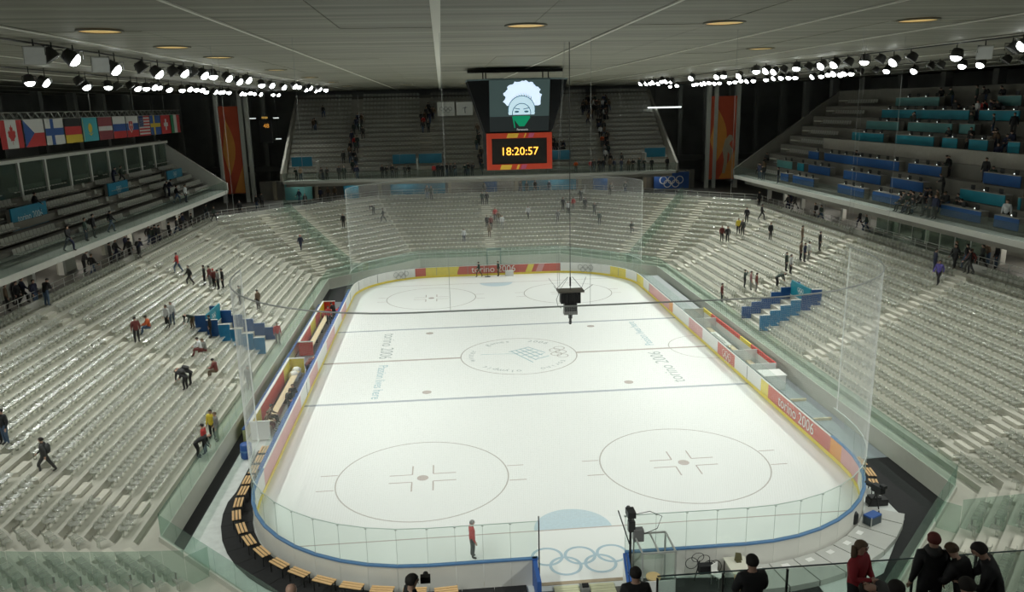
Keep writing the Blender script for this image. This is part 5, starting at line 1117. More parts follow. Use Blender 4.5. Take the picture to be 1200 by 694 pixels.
# ice crew's goal box at the far end
o = MB().span((-0.45, -0.25, 0), (0.45, 0.25, 0.55)).span((-0.4, -0.2, 0.55), (0.4, 0.2, 0.62)).build('ice_tool_box', WHITE, None, loc=(1.75, 29.3, 0.0)); tag(o, 'white box beside the two ice workers at the far boards', 'box')
fg = struct('door_1', MB().span((-0.45, 35.72, 0), (-0.35, 35.82, 2.1)).span((1.2, 35.72, 0), (1.3, 35.82, 2.1)).span((-0.45, 35.72, 1.85), (1.3, 35.82, 2.1)).mesh('door_1', mat('green frame', (0.16, 0.25, 0.22), 0.5)))
# ------------------------------------------------------------------ scoreboard
sbd = thing('scoreboard', 'hanging four-sided scoreboard with a video screen above a red framed clock', 'scoreboard', (0.12, 0, 0))
SBK = mat('scoreboard black', (0.008, 0.009, 0.010), 0.7, noise=0.2, spec=0.1)
SCRB = mat('screen dark green', (0.02, 0.03, 0.03), 0.3, spec=0.1, emit=(0.035, 0.055, 0.052), estr=1.0)
SCRD = mat('screen darker band', (0.01, 0.01, 0.01), 0.3, spec=0.1, emit=(0.012, 0.016, 0.016), estr=1.0)
SCW = mat('screen pale blue', (0.5, 0.6, 0.7), 0.3, spec=0.1, emit=(0.62, 0.75, 0.92), estr=1.0)
SCF = mat('screen face tone', (0.4, 0.5, 0.6), 0.3, spec=0.1, emit=(0.42, 0.58, 0.66), estr=1.0)
SCG = mat('screen green', (0.0, 0.2, 0.1), 0.3, spec=0.1, emit=(0.005, 0.16, 0.075), estr=1.0)
SCL = mat('screen line', (0.02, 0.05, 0.06), 0.3, spec=0.1, emit=(0.03, 0.10, 0.12), estr=1.0)
def octo(hx, hy, c): return [(-hx + c, -hy), (hx - c, -hy), (hx, -hy + c), (hx, hy - c), (hx - c, hy), (-hx + c, hy), (-hx, hy - c), (-hx, -hy + c)]
MB().hexa([(x, y, 17.05) for x, y in octo(2.35, 2.35, 0.35)], [(x, y, 20.62) for x, y in octo(3.5, 3.3, 1.42)]).build('upper_body', SBK, sbd)
MB().hexa([(x, y, 20.58) for x, y in octo(3.53, 3.33, 1.42)], [(x, y, 20.68) for x, y in octo(3.53, 3.33, 1.42)]).build('top_rim', mat('rim teal', (0.15, 0.22, 0.24), 0.4), sbd)
MB().span((-2.3, -2.3, 14.5), (2.3, 2.3, 17.02)).build('clock_body', SBK, sbd)
# local frame of the tilted front screen
b0, t0 = Vector((0, -2.36, 17.05)), Vector((0, -3.31, 20.62)); up = (t0 - b0).normalized()
SX = frame(b0 + Vector((0, -0.06, 0)), (1, 0, 0), up); HS = (t0 - b0).length
def on(mb, pts, z, mi=0): return mb.poly([SX @ Vector((x, y, z)) for x, y in pts], mi)
scr = on(MB(), [(-2.05, 0.1), (2.05, 0.1), (2.07, HS - 0.03), (-2.07, HS - 0.03)], 0.02).build('video_screen', SCRB, sbd)
on(MB(), [(-2.05, 0.1), (2.05, 0.1), (2.05, 1.15), (-2.05, 1.15)], 0.024).build('screen_band', SCRD, scr)
rn = random.Random(3); pts = []
for k in range(44):
    a = R(-28) + R(236) * k / 43; r = 1.18 + 0.05 * math.sin(k * 1.3) + rn.uniform(-0.06, 0.06)
    pts.append((0.22 + r * 1.08 * math.cos(a), min(2.42 + r * 0.98 * math.sin(a), HS - 0.06)))
on(MB(), [(0.22, 1.9)] + pts, 0.028).build('white_curls', SCW, scr)
el = lambda cx, cy, rx, ry, a0, a1, n=20: [(cx + rx * math.cos(R(a0 + (a1 - a0) * k / n)), cy + ry * math.sin(R(a0 + (a1 - a0) * k / n))) for k in range(n + 1)]
mb = MB(); on(mb, el(0.15, 1.60, 0.94, 0.98, -20, 200), 0.031); mb.build('head_scarf', SCF, scr)
mb = MB()
for cx, cy, rx, ry in ((0.15, 1.60, 0.95, 0.99), (0.15, 1.35, 0.66, 0.72)):
    mb = MB()
    o1, o2 = el(cx, cy, rx, ry, -10, 190), el(cx, cy, rx - 0.05, ry - 0.05, -10, 190)
    for k in range(20): on(mb, [o2[k], o1[k], o1[k + 1], o2[k + 1]], 0.034)
    mb.build('scarf_line', SCL, scr)
for sx in (-1, 1):
    on(MB(), el(0.15 + sx * 0.33, 1.48, 0.16, 0.07, 0, 360, 12), 0.035).build('eye', SCL, scr)
    on(MB(), [(0.15 + sx * 0.12, 1.62), (0.15 + sx * 0.5, 1.70), (0.15 + sx * 0.5, 1.75), (0.15 + sx * 0.12, 1.68)], 0.035).build('eyebrow', SCL, scr)
mb = MB()
for k in range(9): a = R(50 + 80 * k / 8); on(mb, [(0.15 + 0.95 * math.cos(a), 1.6 + 0.98 * math.sin(a)), (0.2 + 0.97 * math.cos(a), 1.6 + 0.98 * math.sin(a)), (0.15 + 1.15 * math.cos(a + .1), 1.6 + 1.2 * math.sin(a + .1))], 0.036)
o = mb.build('fringe', SCL, scr); o['kind'] = 'stuff'
on(MB(), [(-0.45, 1.05), (0.0, 0.45), (0.35, 0.45), (0.75, 1.05), (0.72, 1.18), (-0.42, 1.18)], 0.037).build('green_veil', SCG, scr)
on(MB(), [(-0.5, 1.15), (-0.35, 0.35), (-0.28, 0.35), (-0.38, 1.15)], 0.038).build('green_veil', SCG, scr)
text_mesh('maker_plate', 'Panasonic', 0.2, mat('plate white', (0.7, 0.7, 0.7), 0.5, emit=(0.6, 0.62, 0.62), estr=0.5), sbd, SX @ Matrix.Translation((0.22, 0.22, 0.04)))
SRED = mat('clock frame red', (0.50, 0.06, 0.03), 0.45, emit=(0.5, 0.05, 0.02), estr=0.25); SYEL = mat('clock frame yellow', (0.7, 0.45, 0.06), 0.45, emit=(0.7, 0.45, 0.05), estr=0.25); SPNK = mat('clock frame pink', (0.45, 0.10, 0.2), 0.45, emit=(0.4, 0.08, 0.15), estr=0.25)
cz0, cz1 = 14.5, 17.02
for nm, p, q in (('frame_bottom', (-2.3, 14.5), (2.3, 14.88)), ('frame_top', (-2.3, 16.66), (2.3, 17.02)), ('frame_left', (-2.3, 14.88), (-1.94, 16.66)), ('frame_right', (1.94, 14.88), (2.3, 16.66))):
    MB().span((p[0], -2.4, p[1]), (q[0], -2.3, q[1])).build(nm, SRED, sbd)
def slash(x0, x1, z0, z1, m, s_=0.12): MB().hexa([(x0, -2.42, z0), (x1, -2.42, z0), (x1, -2.4, z0), (x0, -2.4, z0)], [(x0 + s_, -2.42, z1), (x1 + s_, -2.42, z1), (x1 + s_, -2.4, z1), (x0 + s_, -2.4, z1)]).build('frame_slash', m, sbd)
slash(-0.9, -0.15, 16.7, 17.0, SYEL); slash(0.3, 0.38, 16.7, 17.0, SYEL); slash(0.6, 0.95, 16.7, 17.0, SPNK)
slash(-1.4, -0.65, 14.52, 14.84, SYEL); slash(-0.25, -0.1, 14.52, 14.84, SYEL); slash(0.05, 0.4, 14.52, 14.84, SPNK)
MB().span((-1.94, -2.34, 14.88), (1.94, -2.3, 16.66)).build('clock_face', mat('clock face', (0.03, 0.028, 0.026), 0.4), sbd)
text_mesh('clock_digits', '18:20:57', 0.78, mat('clock digits', (1, 0.5, 0.1), 0.4, emit=(1.0, 0.42, 0.05), estr=2.2), sbd, frame((0.0, -2.38, 15.74), (1, 0, 0), (0, 0, 1)), 0.012)
MB().span((-3.4, -0.4, 21.2), (3.4, 0.4, 21.4)).build('ceiling_beam', DSTEEL, sbd)
for x in (-2.3, -2.1, 2.0, 2.4): MB().tube([(x, 0, 20.6), (x, 0, 21.3)], 0.05, 6).build('hanger', DSTEEL, sbd)

# ------------------------------------------------------------------ flying camera
rig = thing('cable_camera', 'black remote camera hanging by cables over the near half of the ice', 'camera', (0.12, -24.6, 0))
MB().span((-0.58, -0.32, 10.86), (0.58, 0.32, 10.93)).build('top_plate', mat('rig plate', (0.13, 0.12, 0.10), 0.5), rig)
for k in range(5): MB().span((-0.45 + 0.18 * k, -0.24, 10.35), (-0.29 + 0.18 * k, 0.24, 10.82)).build('battery_pack', BLACK, rig)
MB().span((-0.28, -0.2, 9.98), (0.28, 0.2, 10.32)).build('gimbal_block', DSTEEL, rig); MB().span((-0.3, -0.18, 9.82), (0.3, 0.18, 9.98)).build('gimbal_plate', mat('rig grey', (0.25, 0.25, 0.24), 0.4, 0.4), rig)
MB().lathe([(0.05, 9.35), (0.07, 9.4), (0.05, 9.6), (0.09, 9.62), (0.09, 9.8)], 10).build('lens_barrel', BLACK, rig)
MB().tube([(0, 0, 10.93), (0, 0, 21.4)], 0.018, 5).build('main_cable', CABLE, rig); MB().tube([(0, 0, 11.1), (0, 0, 11.5)], 0.04, 6).build('shackle', CABLE, rig)
for sx in (-1, 1):
    for sy in (-1, 1): MB().tube([(0.56 * sx, 0.3 * sy, 10.93), (0.1 * sx, 0.05 * sy, 11.5)], 0.009, 4).tube([(0.56 * sx, 0.3 * sy, 10.93), (0.85 * sx, 0.8 * sy, 11.3)], 0.01, 4).build('stay', CABLE, rig)
for k, x in enumerate((-0.53, -0.45)): MB().tube([(x, 0.1, 10.9), (x - 0.1, 0.1, 14), (x * 0.4, 0, 21.4)], 0.006, 4).build('side_cable', LCABLE, rig)
MB().tube([(-0.5, 0, 10.8), (-0.62, 0, 10.5), (-0.55, 0, 10.2), (-0.4, 0, 10.1)], 0.012, 5).build('signal_loop', CABLE, rig)

# ------------------------------------------------------------------ floodlights
hous = MB().lathe([(0.10, -0.42), (0.22, -0.38), (0.30, -0.02), (0.34, 0.0), (0.34, 0.02), (0.30, 0.02)], 14).mesh('housing', mat('lamp housing', (0.10, 0.10, 0.10), 0.4, 0.5), True)
hous_b = MB().hexa([(-.2, -.2, -.3), (.2, -.2, -.3), (.2, .2, -.3), (-.2, .2, -.3)], [(-.34, -.34, 0), (.34, -.34, 0), (.34, .34, 0), (-.34, .34, 0)]).mesh('housing', mat('pale lamp housing', (0.40, 0.40, 0.38), 0.4, 0.4))
lens = MB().lathe([(0.01, 0.0), (0.25, 0.01), (0.23, 0.09), (0.15, 0.17), (0.01, 0.21)], 16).mesh('lens', LENS, True)
dl_b = MB().span((-0.31, -0.31, 0.0), (0.31, 0.31, 0.03)).mesh('lens', DLENS)
dlens = MB().lathe([(0.01, 0.015), (0.29, 0.015), (0.24, 0.05), (0.01, 0.07)], 16).mesh('lens', mat('dark lamp glass', (0.14, 0.14, 0.14), 0.2))
yoke = MB().tube([(-0.36, 0, 0), (-0.36, 0, 0.30), (0.36, 0, 0.30), (0.36, 0, 0)], 0.02, 5).tube([(0, 0, 0.30), (0, 0, 0.44)], 0.03, 5).mesh('yoke', DSTEEL)
spot = bpy.data.lights.new('lamp_beam', 'SPOT')
spot.energy = LAMP_POWER; spot.spot_size = R(82); spot.spot_blend = 0.9; spot.shadow_soft_size = 0.3; spot.color = (0.96, 1.0, 0.93)
spot_n = spot.copy(); spot_n.spot_size = R(60); spot_n.energy = LAMP_POWER * 1.0
def flood(p, aim, lit, label, group, big=False, narrow=False):
    t = thing('floodlight', label, 'floodlight', p, 0, group)
    d = (Vector(aim) - Vector(p)).normalized()
    q = d.to_track_quat('Z', 'Y')
    h = link('housing', hous_b if big else hous, t); h.rotation_mode = 'QUATERNION'; h.rotation_quaternion = q
    l = link('lens', lens if lit else (dl_b if big else dlens), h)
    link('yoke', yoke, t)
    MB().tube([(0, 0, 0.42), (0, 0, 21.448 - p[2])], 0.025, 5).build('drop_rod', DSTEEL, t)
    if lit:
        s_ = link('lamp_beam', spot_n if narrow else spot, t); s_.rotation_mode = 'QUATERNION'; s_.rotation_quaternion = (-d).to_track_quat('Z', 'Y'); s_.location = d * 0.3
rl = random.Random(11)
def tame(p):
    # lamps hang clear of the ceiling: slide along the sight line until low enough
    if p[2] <= 20.92: return Vector(p)
    f = (20.92 - CAMP.z) / (p[2] - CAMP.z); return CAMP + (Vector(p) - CAMP) * f
ROWS = (('inner row left of the ice', LAMPS_LEFT_INNER, DARK_LEFT_INNER, -1, 3), ('outer row left of the ice', LAMPS_LEFT_OUTER, DARK_LEFT_OUTER, -1, -4),
        ('inner row right of the ice', LAMPS_RIGHT_INNER, DARK_RIGHT_INNER, 1, -3), ('outer row right of the ice', LAMPS_RIGHT_OUTER, DARK_RIGHT_OUTER, 1, 4))
EXTRA = {0: [(-19.4, y, 20.85) for y in (-32, -35.5, -39, -42, -45, -48, -51, -54, -57, -60)], 1: [(-27.5, y, 20.7) for y in (-17, -21, -25, -29, -33, -37)], 2: [(20.4, y, 20.85) for y in (-28, -32, -36, -40, -43, -46, -49, -52, -55, -58)], 3: [(30.5, y, 20.8) for y in (-13, -17, -21, -25, -29, -33, -37)]}
for ri, (nm, lst, dark, sg, ax) in enumerate(ROWS):
    allp = sorted([(tame(p), True) for p in lst + EXTRA[ri]] + [(tame(p), False) for p in dark], key=lambda e: e[0].y)
    nl = 0; nd = 0
    for q, (p, lit) in enumerate(allp):
        y = p.y
        if lit:
            if y < -39.5: aim = (rl.uniform(-13, 13), -31 + rl.uniform(-2, 2), 0)
            elif 'outer' in nm and y < -15: aim = (sg * 21, y * 0.8, 2)
            elif y < -27 or ('outer' in nm and y < -15): aim = (ax * 2.2 + sg * (-8 if q % 2 else 9), max(y * 0.55 - 15, -34) + rl.uniform(-3, 3), 0)
            elif 'outer' in nm and q % 2 == 0: aim = (sg * 23.5 + rl.uniform(-2, 2), y * 0.9 - 3, 3)
            elif q % 4 == 1: aim = (sg * 15, y * 0.85 - 4, 0)
            else: aim = (ax + rl.uniform(-3, 3), (y * 0.62 - 4 if y < 16 else 22 + (y - 16) * 0.6) + rl.uniform(-4, 4), 0 if y < 22 else 3)
            flood(p, aim, True, 'lit floodlight, %s lit from the camera, %s' % (nth(nl), nm), 'lit floodlights in the ' + nm, False, y < -39.5); nl += 1
        else:
            big = (round(y)) in (-29, -23, -22) and 'inner' in nm
            flood(p, (p.x - sg * 12, y - 20 if big else y + 5, 8 if big else 2), False, ('pale square unlit' if big else 'dark unlit') + ' floodlight, %s unlit from the camera, %s' % (nth(nd), nm), 'unlit floodlights in the ' + nm, big); nd += 1
    t = thing('lamp_rail', 'long dark rail carrying the %s of floodlights' % nm, 'rail', (0, 0, 0))
    pts = [(p.x, p.y, 21.34) for p, _ in allp]
    MB().tube([pts[0], pts[len(pts) // 2], pts[-1]], 0.035, 5).build('beam', DSTEEL, t)

# ------------------------------------------------------------------ banner towers
BRED = mat('banner red', (0.62, 0.10, 0.045), 0.6, noise=0.25, scale=0.3); BORA = mat('banner orange', (0.80, 0.33, 0.07), 0.6, noise=0.2, scale=0.4); BCRM = mat('banner cream', (0.52, 0.45, 0.33), 0.6, noise=0.15)
for sg, xs, bx0, bx1 in ((-1, (-34.35, -31.35, -30.55), -34.1, -31.5), (1, (31.35, 32.35, 35.5), 31.55, 35.3)):
    t = thing('banner_tower', 'tall %s tower of pale columns holding a red and orange banner' % ('left' if sg < 0 else 'right'), 'tower', ((bx0 + bx1) / 2, 50, 0)); ox = (bx0 + bx1) / 2
    for x in xs: MB().span((x - ox - 0.24, -0.25, 7.0), (x - ox + 0.24, 0.25, 21.4)).build('column', COLM, t)
    hw = (bx1 - bx0) / 2
    b = MB().span((-hw, -0.1, 8.2), (hw, 0.1, 19.5)).build('banner', BRED, t)
    mb = MB(); n = 20
    cx = -hw * 0.45
    pts = [(cx - hw * 0.5, -0.115, 13.6)] + [(cx + hw * 0.75 * math.sin(PI * k / n), -0.115, 17.9 - 7.4 * k / n) for k in range(n + 1)]
    pts = [(max(-hw, p[0]), p[1], p[2]) for p in pts]
    mb.poly(list(reversed(pts)) if False else pts); mb.build('banner_shape', BORA, b)
    MB().poly([(-hw * 0.2, -0.117, 8.3), (hw * 0.98, -0.117, 8.3), (hw * 0.98, -0.117, 12.2)]).build('banner_shape', BORA, b)
    if sg > 0:
        pts = [(0.1, 9.0), (0.3, 10.8), (0.05, 12.2), (0.35, 13.6), (0.95, 14.3), (1.35, 14.2), (1.5, 13.6), (1.2, 13.4), (1.0, 13.0), (1.55, 12.2), (1.25, 10.9), (1.0, 10.6), (1.1, 11.6), (0.8, 12.0), (0.75, 10.4), (0.5, 9.0)]
        MB().poly([(x, -0.12, z) for x, z in pts]).build('banner_figure', BCRM, b)
ck = thing('side_clock', 'small dark clock board with orange digits near the left banner tower', 'clock', (-28.3, 50, 0))
MB().span((-0.8, -0.15, 14.7), (0.8, 0.15, 17.6)).build('board', BLACK, ck)
text_mesh('clock_digits', '48', 0.75, mat('dim orange digits', (0.6, 0.3, 0.05), 0.4, emit=(1.0, 0.42, 0.06), estr=0.55), ck, frame((0.15, -0.17, 16.9), (1, 0, 0), (0, 0, 1)), 0.01)
MB().span((-0.35, -0.16, 17.85), (0.35, 0.1, 18.1)).build('top_digit', mat('dim yellow light', (0.6, 0.4, 0.1), 0.5, emit=(0.9, 0.5, 0.1), estr=0.25), ck)
for i, (x, z, l) in enumerate(((-29.9, 17.9, 0.8), (-26.9, 17.9, 0.7), (-26.8, 15.2, 0.7))):
    t = link('tube_light', MB().span((-l / 2, -0.05, -0.07), (l / 2, 0.05, 0.07)).mesh('tube_light', mat('dim white tube', (1, 1, 1), 0.4, emit=(0.8, 0.9, 0.85), estr=0.7)), None, (x, 50.3, z)); tag(t, 'short white tube light %s the small orange clock' % ('left of', 'upper right of', 'lower right of')[i], 'light')
    bar(MB(), (0, 0, 0.07), (0, 0, 21.4 - z), 0.015).build('hanger', DSTEEL, t)

# ------------------------------------------------------------------ flags and truss
tr = thing('flag_truss', 'long aluminium truss over the left tier carrying the row of flags', 'truss', (-36, 20, 18.65))
for sx in (-0.25, 0.25):
    for sz in (0, 0.5): MB().tube([(sx, -24, sz), (sx, 19.5, sz)], 0.035, 5).build('chord', STEEL, tr)
mb = MB(); y = -24; k = 0
while y < 19:
    for sx in (-0.25, 0.25): bar(mb, (sx, y, 0 if k % 2 else 0.5), (sx, y + 0.6, 0.5 if k % 2 else 0), 0.018)
    bar(mb, (-0.25, y, 0.5), (0.25, y + 0.6, 0.5), 0.018); y += 0.6; k += 1
o = mb.build('lattice', STEEL, tr); o['kind'] = 'stuff'
for y in (-4, 6, 15): MB().tube([(0, y, 0.5), (0, y, 2.75)], 0.03, 5).build('hanger', STEEL, tr)
def fm(n, c): return mat('flag ' + n, c, 0.7, noise=0.08, scale=2)
FW, FRd, FBl, FGr, FYe, FBk, FLb, FMr, FDg = fm('white', (.62, .62, .60)), fm('red', (.50, .04, .04)), fm('blue', (.03, .09, .30)), fm('green', (.04, .25, .12)), fm('yellow', (.65, .48, .05)), fm('black', (.02, .02, .02)), fm('turquoise', (.06, .36, .42)), fm('maroon', (.24, .05, .06)), fm('navy', (.02, .05, .16))
FMATS = [FW, FRd, FBl, FGr, FYe, FBk, FLb, FMr, FDg]; W_, H_ = 3.05, 2.0
def flag(name, y, shapes, label, w_=W_):
    t = thing('national_flag', label, 'flag', (-36 + 0.1, y - 0.4, 16.62))
    mb = MB(); L = 0
    for s_ in shapes:
        kind, c = s_[0], s_[1]
        z = 0.0008 * L * 3; L += 1
        if kind == 'r': u0, v0, u1, v1 = s_[2:]; pts = [(u0, v0), (u1, v0), (u1, v1), (u0, v1)]
        else: pts = s_[2]
        # local: +y of the world runs to the viewer's right, cloth faces +x
        n = max(1, int((max(p[0] for p in pts) - min(p[0] for p in pts)) * 1)) 
        mb.poly([(0.012 + z, (u - 0.5) * w_, v * H_) for u, v in pts], c)
    mb.poly([(0, 0.5 * w_, 0), (0, -0.5 * w_, 0), (0, -0.5 * w_, H_), (0, 0.5 * w_, H_)], shapes[0][1])
    mb.build('cloth', FMATS, t)
    for u in (-0.45, 0, 0.45): bar(MB(), (0, u * w_, H_), (-0.1, u * w_, H_ + 0.1), 0.012).build('tie', DSTEEL, t)
def star(cx, cy, r, n=8, q=0.5, asp=H_ / W_): return [(cx + (r if k % 2 == 0 else r * q) * asp * math.sin(PI * k / n), cy + (r if k % 2 == 0 else r * q) * math.cos(PI * k / n)) for k in range(2 * n)]
leaf = [(0, .36), (.05, .24), (.11, .27), (.10, .10), (.20, .17), (.21, .10), (.28, .10), (.24, -.02), (.27, -.06), (.12, -.18), (.13, -.24), (.015, -.22), (.015, -.36)]
leaf = [(x, y) for x, y in leaf] + [(-x, y) for x, y in reversed(leaf[1:])]
Y_ = [2.56 + 3.26 * k for k in range(12)]
flag('canada', Y_[0], [('r', 1, 0, 0, 1, 1), ('r', 0, .25, 0, .75, 1), ('p', 1, [(0.5 + x * .62, 0.5 + y * 1.0) for x, y in leaf])], 'red and white flag with a red maple leaf')
flag('czech', Y_[1], [('r', 0, 0, .5, 1, 1), ('r', 1, 0, 0, 1, .5), ('p', 2, [(0, 0), (.5, .5), (0, 1)])], 'white over red flag with a blue wedge')
flag('finland', Y_[2], [('r', 0, 0, 0, 1, 1), ('r', 2, 0, .36, 1, .64), ('r', 2, .28, 0, .46, 1)], 'white flag with a dark blue cross')
flag('germany', Y_[3], [('r', 5, 0, .667, 1, 1), ('r', 1, 0, .333, 1, .667), ('r', 4, 0, 0, 1, .333)], 'black, red and gold striped flag')
flag('kazakhstan', Y_[4], [('r', 6, 0, 0, 1, 1), ('p', 4, star(.5, .55, .24, 16, .75)), ('p', 4, [(.32, .36), (.5, .22), (.68, .36), (.5, .3)]), ('r', 4, .03, .05, .06, .95)], 'turquoise flag with a yellow sun and eagle')
flag('latvia', Y_[5], [('r', 7, 0, 0, 1, 1), ('r', 0, 0, .4, 1, .6)], 'maroon flag with a white middle stripe')
flag('russia', Y_[6], [('r', 0, 0, .667, 1, 1), ('r', 2, 0, .333, 1, .667), ('r', 1, 0, 0, 1, .333)], 'plain white, blue and red striped flag')
flag('slovakia', Y_[7], [('r', 0, 0, .667, 1, 1), ('r', 2, 0, .333, 1, .667), ('r', 1, 0, 0, 1, .333), ('p', 0, [(.16, .8), (.54, .8), (.54, .42), (.35, .2), (.16, .42)]), ('p', 1, [(.20, .76), (.50, .76), (.50, .44), (.35, .25), (.20, .44)]), ('r', 0, .33, .34, .37, .72), ('r', 0, .26, .56, .44, .61)], 'white, blue and red striped flag with a shield')
flag('usa', Y_[8], [('r', 0, 0, 0, 1, 1)] + [('r', 1, 0, k * 2 / 13, 1, (k * 2 + 1) / 13) for k in range(7)] + [('r', 8, 0, 6 / 13, .42, 1)] + [('p', 0, star(.05 + .08 * i, .55 + .1 * j, .035, 5, .5)) for i in range(5) for j in range(4)], 'red and white striped flag with a navy canton')
flag('sweden', Y_[9], [('r', 2, 0, 0, 1, 1), ('r', 4, 0, .4, 1, .6), ('r', 4, .3, 0, .44, 1)], 'dark blue flag with a yellow cross')
flag('switzerland', Y_[10], [('r', 1, 0, 0, 1, 1), ('r', 0, .42, .2, .58, .8), ('r', 0, .28, .4, .72, .6)], 'red flag with a white cross in its middle')
flag('italy', Y_[11], [('r', 3, 0, 0, .333, 1), ('r', 0, .333, 0, .667, 1), ('r', 1, .667, 0, 1, 1)], 'green, white and red flag at the far end of the row')
for i, (x, y0, y1, z, h, txt) in enumerate(LEFT_SIGNS):
    t = thing('tier_sign', ('blue sign lettered torino 2006 on the left upper tier', 'middle blue sign on the left upper tier', 'far small blue sign on the left upper tier')[i], 'sign', (x + 0.6, (y0 + y1) / 2, z - h))
    L = y1 - y0
    MB().span((-0.05, -L / 2, 0), (0.05, L / 2, h)).build('panel', CYANP, t); MB().span((-0.3, -L / 2, -0.6), (-0.05, L / 2, h - 0.05)).build('plinth', DARKC, t)
    if txt: text_mesh('sign_lettering', txt, 0.72, mat('sign white', (0.6, 0.68, 0.7), 0.5), t, frame((0.06, 0.0, h * 0.5), (0, 1, 0), (0, 0, 1)))
    else: rm = MB(); rings(rm, frame((0.06, 0, h * 0.55), (0, 1, 0), (0, 0, 1)), 0.17, 0.045); rm.build('ring_emblem', mat('sign white', (0.6, 0.68, 0.7), 0.5), t)

# ------------------------------------------------------------------ people
def skin_mesh(name, verts, edges, radii, subd=1):
    me = bpy.data.meshes.new(name); me.from_pydata(verts, edges, [])
    o = bpy.data.objects.new(name, me); COL.objects.link(o)
    m = o.modifiers.new('skin', 'SKIN'); m.use_smooth_shade = True
    if not me.skin_vertices: raise RuntimeError('skin layer missing')
    for i, r in enumerate(radii): me.skin_vertices[0].data[i].radius = r if isinstance(r, tuple) else (r, r)
    me.skin_vertices[0].data[0].use_root = True
    s_ = o.modifiers.new('sub', 'SUBSURF'); s_.levels = subd; s_.render_levels = subd
    dg = bpy.context.evaluated_depsgraph_get()
    out = bpy.data.meshes.new_from_object(o.evaluated_get(dg)); out.name = name
    bpy.data.objects.remove(o); bpy.data.meshes.remove(me)
    return out
def rotx(p, c, a):
    y, z = p[1] - c[1], p[2] - c[2]
    return (p[0], c[1] + y * math.cos(a) - z * math.sin(a), c[2] + y * math.sin(a) + z * math.cos(a))
def pose_joints(kind):
    J = dict(pel=(0, 0, .94), sp=(0, 0, 1.10), ch=(0, .01, 1.30), nk=(0, 0, 1.47), hb=(0, .015, 1.56), hm=(0, .03, 1.645), ht=(0, .01, 1.735))
    for s, n in ((-1, 'l'), (1, 'r')):
        J.update({'sh' + n: (s * .185, 0, 1.40), 'el' + n: (s * .25, -.03, 1.12), 'wr' + n: (s * .26, .07, .88),
                  'hp' + n: (s * .10, 0, .88), 'kn' + n: (s * .11, .02, .49), 'an' + n: (s * .12, -.03, .09), 'to' + n: (s * .13, .15, .035)})
    if kind in ('walk', 'walk2'):
        f = 1 if kind == 'walk' else -1
        for s, n, d in ((-1, 'l', f), (1, 'r', -f)):
            J['kn' + n] = (s * .10, .20 * d + .05, .52); J['an' + n] = (s * .11, .30 * d - .08, .12 if d < 0 else .09); J['to' + n] = (s * .11, .30 * d + .09, .03)
            J['el' + n] = (s * .25, -.12 * d - .03, 1.13); J['wr' + n] = (s * .24, -.22 * d + .1, .93)
    if kind == 'bend':
        for k in ('sp', 'ch', 'nk', 'hb', 'hm', 'ht', 'shl', 'shr'): J[k] = rotx(J[k], J['pel'], -R(68))
        J['hm'] = (0, J['hb'][1] + .09, J['hb'][2] - .02); J['ht'] = (0, J['hb'][1] + .17, J['hb'][2] - .05)
        for s, n in ((-1, 'l'), (1, 'r')):
            sh = J['sh' + n]; J['el' + n] = (s * .24, sh[1] + .04, sh[2] - .27); J['wr' + n] = (s * .16, sh[1] + .16, sh[2] - .48)
        J['pel'] = (0, -.10, .90)
        for s, n in ((-1, 'l'), (1, 'r')): J['hp' + n] = (s * .1, -.1, .85)
    if kind == 'sit':
        for k in J:
            if k[:2] not in ('kn', 'an', 'to'): J[k] = (J[k][0], J[k][1] - .1, J[k][2] - .40)
        for k in ('sp', 'ch', 'nk', 'hb', 'hm', 'ht', 'shl', 'shr'): J[k] = rotx(J[k], J['pel'], -R(14))
        for s, n in ((-1, 'l'), (1, 'r')):
            J['kn' + n] = (s * .14, .36, .50); J['an' + n] = (s * .15, .40, .10); J['to' + n] = (s * .16, .57, .04)
            sh = J['sh' + n]; J['el' + n] = (s * .26, sh[1] + .08, sh[2] - .26); J['wr' + n] = (s * .14, sh[1] + .33, sh[2] - .30)
    if kind == 'up':
        for s, n in ((-1, 'l'), (1, 'r')): J['el' + n] = (s * .33, .14, 1.28); J['wr' + n] = (s * .13, .24, 1.52)
    if kind == 'folded':
        for s, n in ((-1, 'l'), (1, 'r')): J['el' + n] = (s * .26, .06, 1.13); J['wr' + n] = (s * .05, .24, 1.14)
    if kind == 'hunch':
        for k in ('ch', 'nk', 'hb', 'hm', 'ht', 'shl', 'shr'): J[k] = rotx(J[k], J['sp'], -R(26))
        for s, n in ((-1, 'l'), (1, 'r')):
            sh = J['sh' + n]; J['el' + n] = (s * .27, sh[1] + .06, sh[2] - .27); J['wr' + n] = (s * .10, sh[1] + .28, sh[2] - .32)
    return J
RAD = dict(pel=(.18, .135), sp=(.17, .13), ch=(.20, .145), nk=.062, hb=.068, hm=.098, ht=.062, sh=.105, el=.070, wr=.042, hp=.115, kn=.080, an=.058, to=.042)
